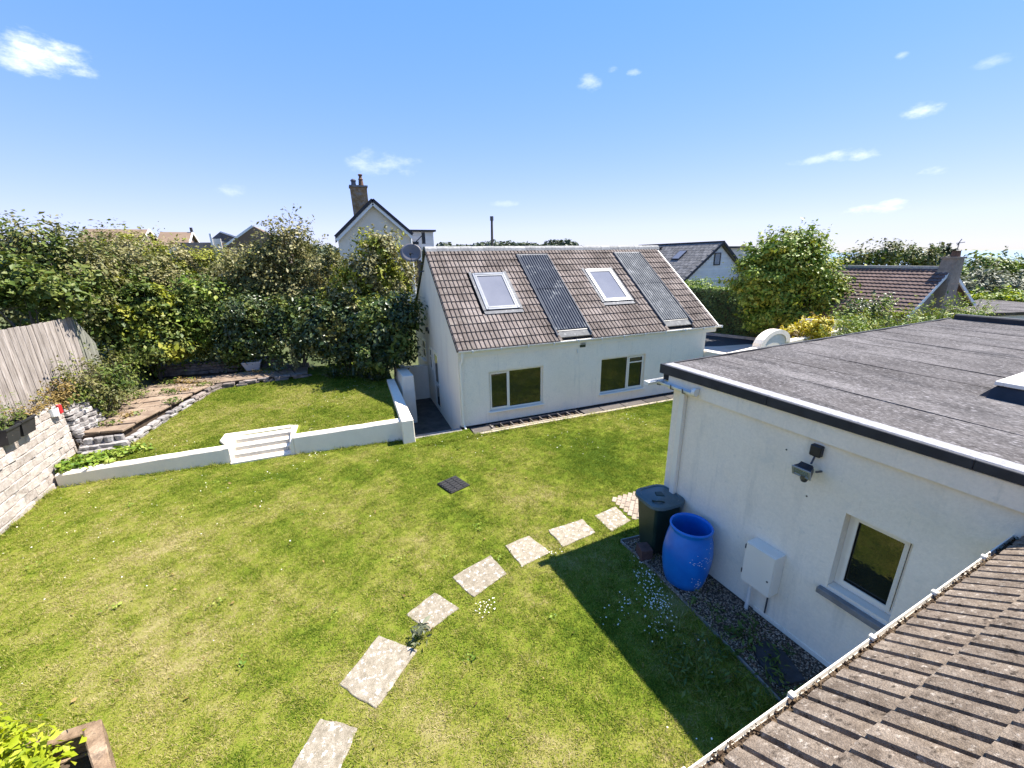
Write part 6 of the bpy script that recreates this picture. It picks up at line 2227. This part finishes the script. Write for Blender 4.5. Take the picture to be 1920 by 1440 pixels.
for k, (nm, lab, bs, nl, lf, sz, sec) in enumerate([
    ('roadside_tree', 'broad pale green tree behind the bungalow roof', [(53.6, 26.8, 4.8, 2.0, 1.8, 1.5), (51.6, 28.5, 4.3, 1.8, 1.6, 1.2), (55.6, 25.2, 4.4, 1.8, 1.6, 1.3), (49.5, 29.6, 3.2, 1.8, 1.6, 1.0)], 6500, 'olive', .30, ('mid', .5)),
    ('seaside_tree', 'light green tree right of the bungalow chimney against the sea', [(51.8, 18.5, 3.7, 2.1, 1.7, 1.3), (54.0, 17.2, 3.2, 1.9, 1.6, 1.1), (49.5, 19.4, 3.0, 1.7, 1.6, 1.0), (56.4, 15.6, 2.7, 1.9, 1.5, 1.0)], 6500, 'mid', .28, ('bright', .5)),
    ('distant_pine', 'dark distant pine just left of the bungalow chimney', [(73.7, 31.1, 5.0, 1.5, 1.4, .6), (73.7, 31.1, 3.6, 2.6, 2.0, 1.3)], 3000, 'far', .40, None),
    ('silvery_shrub', 'silvery grey shrub behind the bungalow gable', [(42.4, 15.2, 2.7, 1.6, 1.3, 1.1), (44.2, 14.4, 2.6, 1.5, 1.3, .9), (40.8, 15.4, 2.3, 1.2, 1.1, .9)], 5500, 'grey', .20, None),
    ('lawn_side_shrub', 'bright green shrub beyond the bungalow flat roof', [(40.2, 12.6, 2.0, 1.3, 1.0, .6), (42.0, 11.8, 2.0, 1.4, 1.0, .6), (38.9, 13.4, 2.0, 1.1, 1.0, .6)], 3600, 'bright', .18, ('sun', .3)),  # 'sun' is the bright lime leaf colour
    ('brown_green_shrub', 'brownish green shrub at the right edge beyond the bungalow flat roof', [(45.0, 12.2, 2.2, 1.7, 1.2, 1.0), (46.8, 11.2, 2.4, 1.4, 1.2, 1.1)], 3600, 'olive', .20, ('russet', .3)),
    ('hedge_line_bush', 'low bush in front of the sea left of the broad pale tree', [(47.5, 33.5, 2.4, 2.2, 1.6, 1.0), (44.6, 35, 2.0, 2.0, 1.6, 1.0)], 3000, 'olive', .26, ('pale', .5)),
    ('right_edge_tree', 'grey green tree at the far right edge below the sea line', [(58.0, 13.2, 2.2, 2.4, 1.8, 1.5), (61.5, 12.0, 2.2, 2.4, 1.8, 1.4)], 4000, 'olive', .28, ('grey', .4)),
    ('near_verge_shrub', 'green shrub at the right edge just past the flat roof upstand', [(22.5, 6.2, 2.4, 1.0, .7, .5), (24.6, 5.4, 2.4, 1.0, .7, .5)], 2600, 'bright', .12, ('lime', .4))]):
    zb = float(ground_z(bs[0][0], bs[0][1]))
    B(nm, lab, 'tree' if 'tree' in nm or 'pine' in nm else 'shrub', (bs[0][0], bs[0][1], min(zb, bs[0][2] - 1)), bs, nl, lf, sz, 40 + k, None, r0=.12, second=sec, sprigs=20, sprig_len=.8)
# far wood line on the horizon: one mass
rng = np.random.default_rng(77)
Cs, Ns = [], []
for k in range(230):
    az = rad(rng.uniform(-35, 78))
    r = rng.uniform(120, 240)
    x, y = r * math.sin(az), r * math.cos(az)
    deg = math.degrees(az)
    topz = 9.2 if deg < 30 else 9.2 - (deg - 30) * .42
    if deg > 50:
        topz = .8 - (deg - 50) * .10
    topz += rng.normal(0, .5) + (1.5 if rng.random() < .10 else 0) + (r - 150) * (.028 if deg < 32 else -.02)
    m = 230
    R = np.array([rng.uniform(3, 7), rng.uniform(3, 6), rng.uniform(1.5, 2.6)])
    d = rng.normal(0, 1, (m, 3))
    d /= np.linalg.norm(d, axis=1, keepdims=True)
    c = np.array([x, y, topz - R[2]])
    Cs.append(c + d * R * rng.uniform(.7, 1.05, (m, 1)))
    Ns.append(d + [0, 0, .4])
    # lower skirt so that the line stands on the land
    m2 = 110
    q = np.stack([rng.normal(0, R[0], m2), rng.normal(0, R[1], m2), -rng.uniform(0, 7, m2)], 1)
    Cs.append(c + q)
    Ns.append(np.tile([0, 0, 1.0], (m2, 1)))
V, F = leaves(rng, np.concatenate(Cs), np.concatenate(Ns), 1.1, .7)
np_mesh('far_woodland', V, F, LEAF['far'], kind='stuff')['label'] = 'dark distant woodland along the skyline'


# ------------------------------------------------------------------ grass, weeds, daisies
def in_quad(x, y, q):
    ok = np.ones_like(x, bool)
    for i in range(len(q)):
        a, b = q[i], q[(i + 1) % len(q)]
        ok &= ((b[0] - a[0]) * (y - a[1]) - (b[1] - a[1]) * (x - a[0])) < 0
    return ok


def grass(name, label, n, x0, x1, y0, y1, fz, inside, h0, h1, w, seed, cam_bias=True):
    rng = np.random.default_rng(seed)
    per = 12
    nt_ = n // per
    tx, ty = rng.uniform(x0, x1, nt_), rng.uniform(y0, y1, nt_)
    th = rng.uniform(.55, 1.45, nt_) * (.8 + .35 * hash_noise(tx * 2.3, ty * 2.3, 1.5))
    spread = rng.uniform(.012, .030, nt_)
    k = np.repeat(np.arange(nt_), per)
    x = tx[k] + rng.normal(0, 1, len(k)) * spread[k]
    y = ty[k] + rng.normal(0, 1, len(k)) * spread[k]
    ok = inside(x, y)
    x, y, k = x[ok], y[ok], k[ok]
    n = len(x)
    h = rng.uniform(h0, h1, n) * th[k]
    a = np.arctan2(y - ty[k], x - tx[k]) + rng.normal(0, .6, n)
    lean = rng.uniform(.4, 1.7, n) * h
    z = fz(x, y) - .004
    ww = w * rng.uniform(.6, 1.4, n)
    ca, sa = np.cos(a), np.sin(a)
    b1 = np.stack([x - sa * ww, y + ca * ww, z], 1)
    b2 = np.stack([x + sa * ww, y - ca * ww, z], 1)
    tp = np.stack([x + ca * lean, y + sa * lean, z + h], 1)
    V = np.stack([b1, b2, tp], 1).reshape(-1, 3)
    F = np.arange(3 * n).reshape(-1, 3)
    o = np_mesh(name, V, F, M['blade'], kind='stuff')
    o['label'] = label
    return o


slab_q = [s[0] for s in slabs]


def lawn_grass_in(x, y):
    ok = lawn_in(x, y) & (x > -7.15 - (y - 9) * .02)
    for q in slab_q:
        cx, cy = np.mean([p[0] for p in q]), np.mean([p[1] for p in q])
        qq = [(cx + (p[0] - cx) * .93, cy + (p[1] - cy) * .93) for p in q]
        ok &= ~in_quad(x, y, qq)
    ok &= ~((x > 4.36) & (y < 5.33))
    ok &= ~((x > 5.1) & (y < 6.55) & (y > 5.25)) & ~((x > 5.1) & (y < 5.3))
    ok &= ~((np.abs(x - 1.93) < .33) & (np.abs(y - 8.64) < .34))
    ok &= ~((x > sx0) & (x < sx1) & (y > wall_line(-2.6) - .02))
    ok &= y < np.where(x < 1.5, wall_line(x) + .01, 20)
    # keep what the place shows: in front of the viewer's side of the house
    ok &= (y > .4) & (y + 1.3 * x > -5.6)
    return ok


grass('grass', 'short mown lawn grass with straw coloured patches', 2100000, -7.2, 13.4, .4, 12.3, lawn_z, lawn_grass_in, .015, .040, .0052, 5)
grass('grass', 'longer lush grass on the raised lawn', 330000, -7.1, 1.2, 12.3, 18.2, raised_z,
      lambda x, y: raised_in(x, y) & (y > wall_line(x) + .30) & ~((x > -3.6) & (x < -1.6) & (y < 13.05)) & (x < 1.16) & ~((x < -4.9 - (18 - y) * .28) & (y > 13.8)), .018, .052, .0075, 6)


def long_in(x, y):
    edge = (np.abs(y - (wall_line(x) - .05)) < .07) & (x < 1.5) & ~((x > sx0) & (x < sx1))
    front = (np.abs(y - 11.10) < .09) & (x > 1.5)
    wallf = (np.abs(x - (bw_x(y) + .05)) < .09) & (y < 12.4)
    shady = (x > 3.4) & (x < 4.36) & (y < 3.6) & (y > 1.0) & (hash_noise(x * 3, y * 3, 1.3) > -.1)
    bed = (x > 4.36) & (x < 5.05) & (y < 5.2) & (y > 1.2) & (hash_noise(x * 4 + 2, y * 3, 1.2) > .12)
    return edge | front | wallf | shady | bed


grass('long_grass', 'longer grass tufts along walls and in the shade', 420000, -7.2, 13.0, .8, 12.5, lawn_z, long_in, .05, .13, .007, 8)

# docks and dandelions in the shade, one patch of ground cover
rng = np.random.default_rng(9)
Cw = []
for k in range(70):
    cx, cy = rng.uniform(3.3, 4.9), rng.uniform(1.3, 3.3)
    if rng.random() < .3:
        cx, cy = rng.uniform(4.4, 5.0), rng.uniform(1.4, 4.9)
    m = rng.integers(8, 16)
    Cw.append(np.stack([cx + rng.normal(0, .07, m), cy + rng.normal(0, .07, m), .05 + rng.uniform(0, .07, m)], 1))
Cw = np.concatenate(Cw)
V, F = leaves(rng, Cw, np.tile([0, 0, 1.0], (len(Cw), 1)), .085, .32)
np_mesh('weeds', V, F, LEAF['mid'], kind='stuff')['label'] = 'broad leaved weeds in the shade by the gravel'
wd = []
for k in range(1):
    m = 60
    wd.append(np.stack([.44 + rng.normal(0, .07, m), 4.74 + rng.normal(0, .06, m), .06 + rng.uniform(0, .12, m)], 1))
wd = np.concatenate(wd)
V, F = leaves(rng, wd, np.tile([0, 0, .8], (len(wd), 1)), .10, .3)
o = np_mesh('thistle_weed', V, F, LEAF['grey'])
tag(o, 'dark grey green weed growing at the corner of the largest slab', 'weed')

# daisies
V, F = [], []
clusters = [(4.35, 4.79, 40, .10), (4.20, 4.45, 60, .10), (4.05, 4.10, 95, .12), (3.95, 3.90, 80, .11), (3.45, 4.05, 34, .14), (3.62, 3.52, 30, .10), (3.98, 3.65, 26, .08), (3.15, 3.92, 12, .10), (1.47, 4.88, 40, .10),
            (2.98, 5.62, 22, .10), (3.55, 3.1, 10, .25), (-1.3, 11.7, 26, .18), (.2, 16.0, 26, .20), (.6, 15.4, 18, .2), (-.9, 14.6, 40, .35), (-5, 11.2, 60, 1.2), (-3, 10.6, 50, 1.1), (-1.5, 12.9, 20, .5), (3.05, 1.9, 12, .2), (-6, 9.6, 40, .8),
            (5.8, 9.6, 26, .5), (8.2, 10.2, 40, .6), (2.6, 10.8, 30, .6), (-2.5, 8.6, 25, 1.2)]
for (cx, cy, m, s) in clusters:
    for k in range(int(m * .72)):
        x, y = random.gauss(cx, s), random.gauss(cy, s)
        if y > 12.2 or cy > 12:
            z = float(raised_z(x, y)) + .06
        else:
            z = float(lawn_z(x, y)) + .035 + random.random() * .02
        r = random.uniform(.006, .013)
        n0 = len(V)
        tl = (random.gauss(0, .25), random.gauss(0, .25))
        for q in range(6):
            a = q * math.pi / 3
            V.append((x + r * math.cos(a), y + r * math.sin(a), z + r * (tl[0] * math.cos(a) + tl[1] * math.sin(a))))
        F.append(tuple(range(n0, n0 + 6)))
np_mesh('daisies', V, F, M['petal'], kind='stuff')['label'] = 'scattered small white daisies in the grass'

# fallen leaves and small dark weeds dotted over the lawn, one scattered mass
rng = np.random.default_rng(31)
m = 240
lx, ly = rng.uniform(-6.5, 4.0, m), rng.uniform(3.0, 11.5, m)
ok = lawn_grass_in(lx, ly)
lx, ly = lx[ok], ly[ok]
Cl = np.stack([lx, ly, lawn_z(lx, ly) + .035], 1)
V, F = leaves(rng, Cl, np.tile([0, 0, 1.0], (len(Cl), 1)), .045, .6)
np_mesh('fallen_leaves', V, F, LEAF['russet'], kind='stuff')['label'] = 'a few fallen brown leaves scattered over the lawn'
Cl = []
for k in range(22):
    cx, cy = rng.uniform(-6.3, 4.0), rng.uniform(3.2, 11.4)
    if not lawn_grass_in(np.array([cx]), np.array([cy]))[0]:
        continue
    q = rng.integers(9, 20)
    Cl.append(np.stack([cx + rng.normal(0, .055, q), cy + rng.normal(0, .055, q), .02 + rng.uniform(0, .03, q)], 1))
Cl = np.concatenate(Cl)
V, F = leaves(rng, Cl, np.tile([0, 0, 1.3], (len(Cl), 1)), .045, .5)
np_mesh('lawn_weeds', V, F, LEAF['bright'], kind='stuff')['label'] = 'small flat rosettes of weeds dotted over the lawn'
# old fixing holes in the extension wall
for vv, zz in ((-1.97, 2.70), (-2.32, 2.19)):
    MB(T_f).tube([(-.004, vv, zz), (.0, vv, zz)], .012, 8).build('fixing_hole', M['dark_metal'], ext)
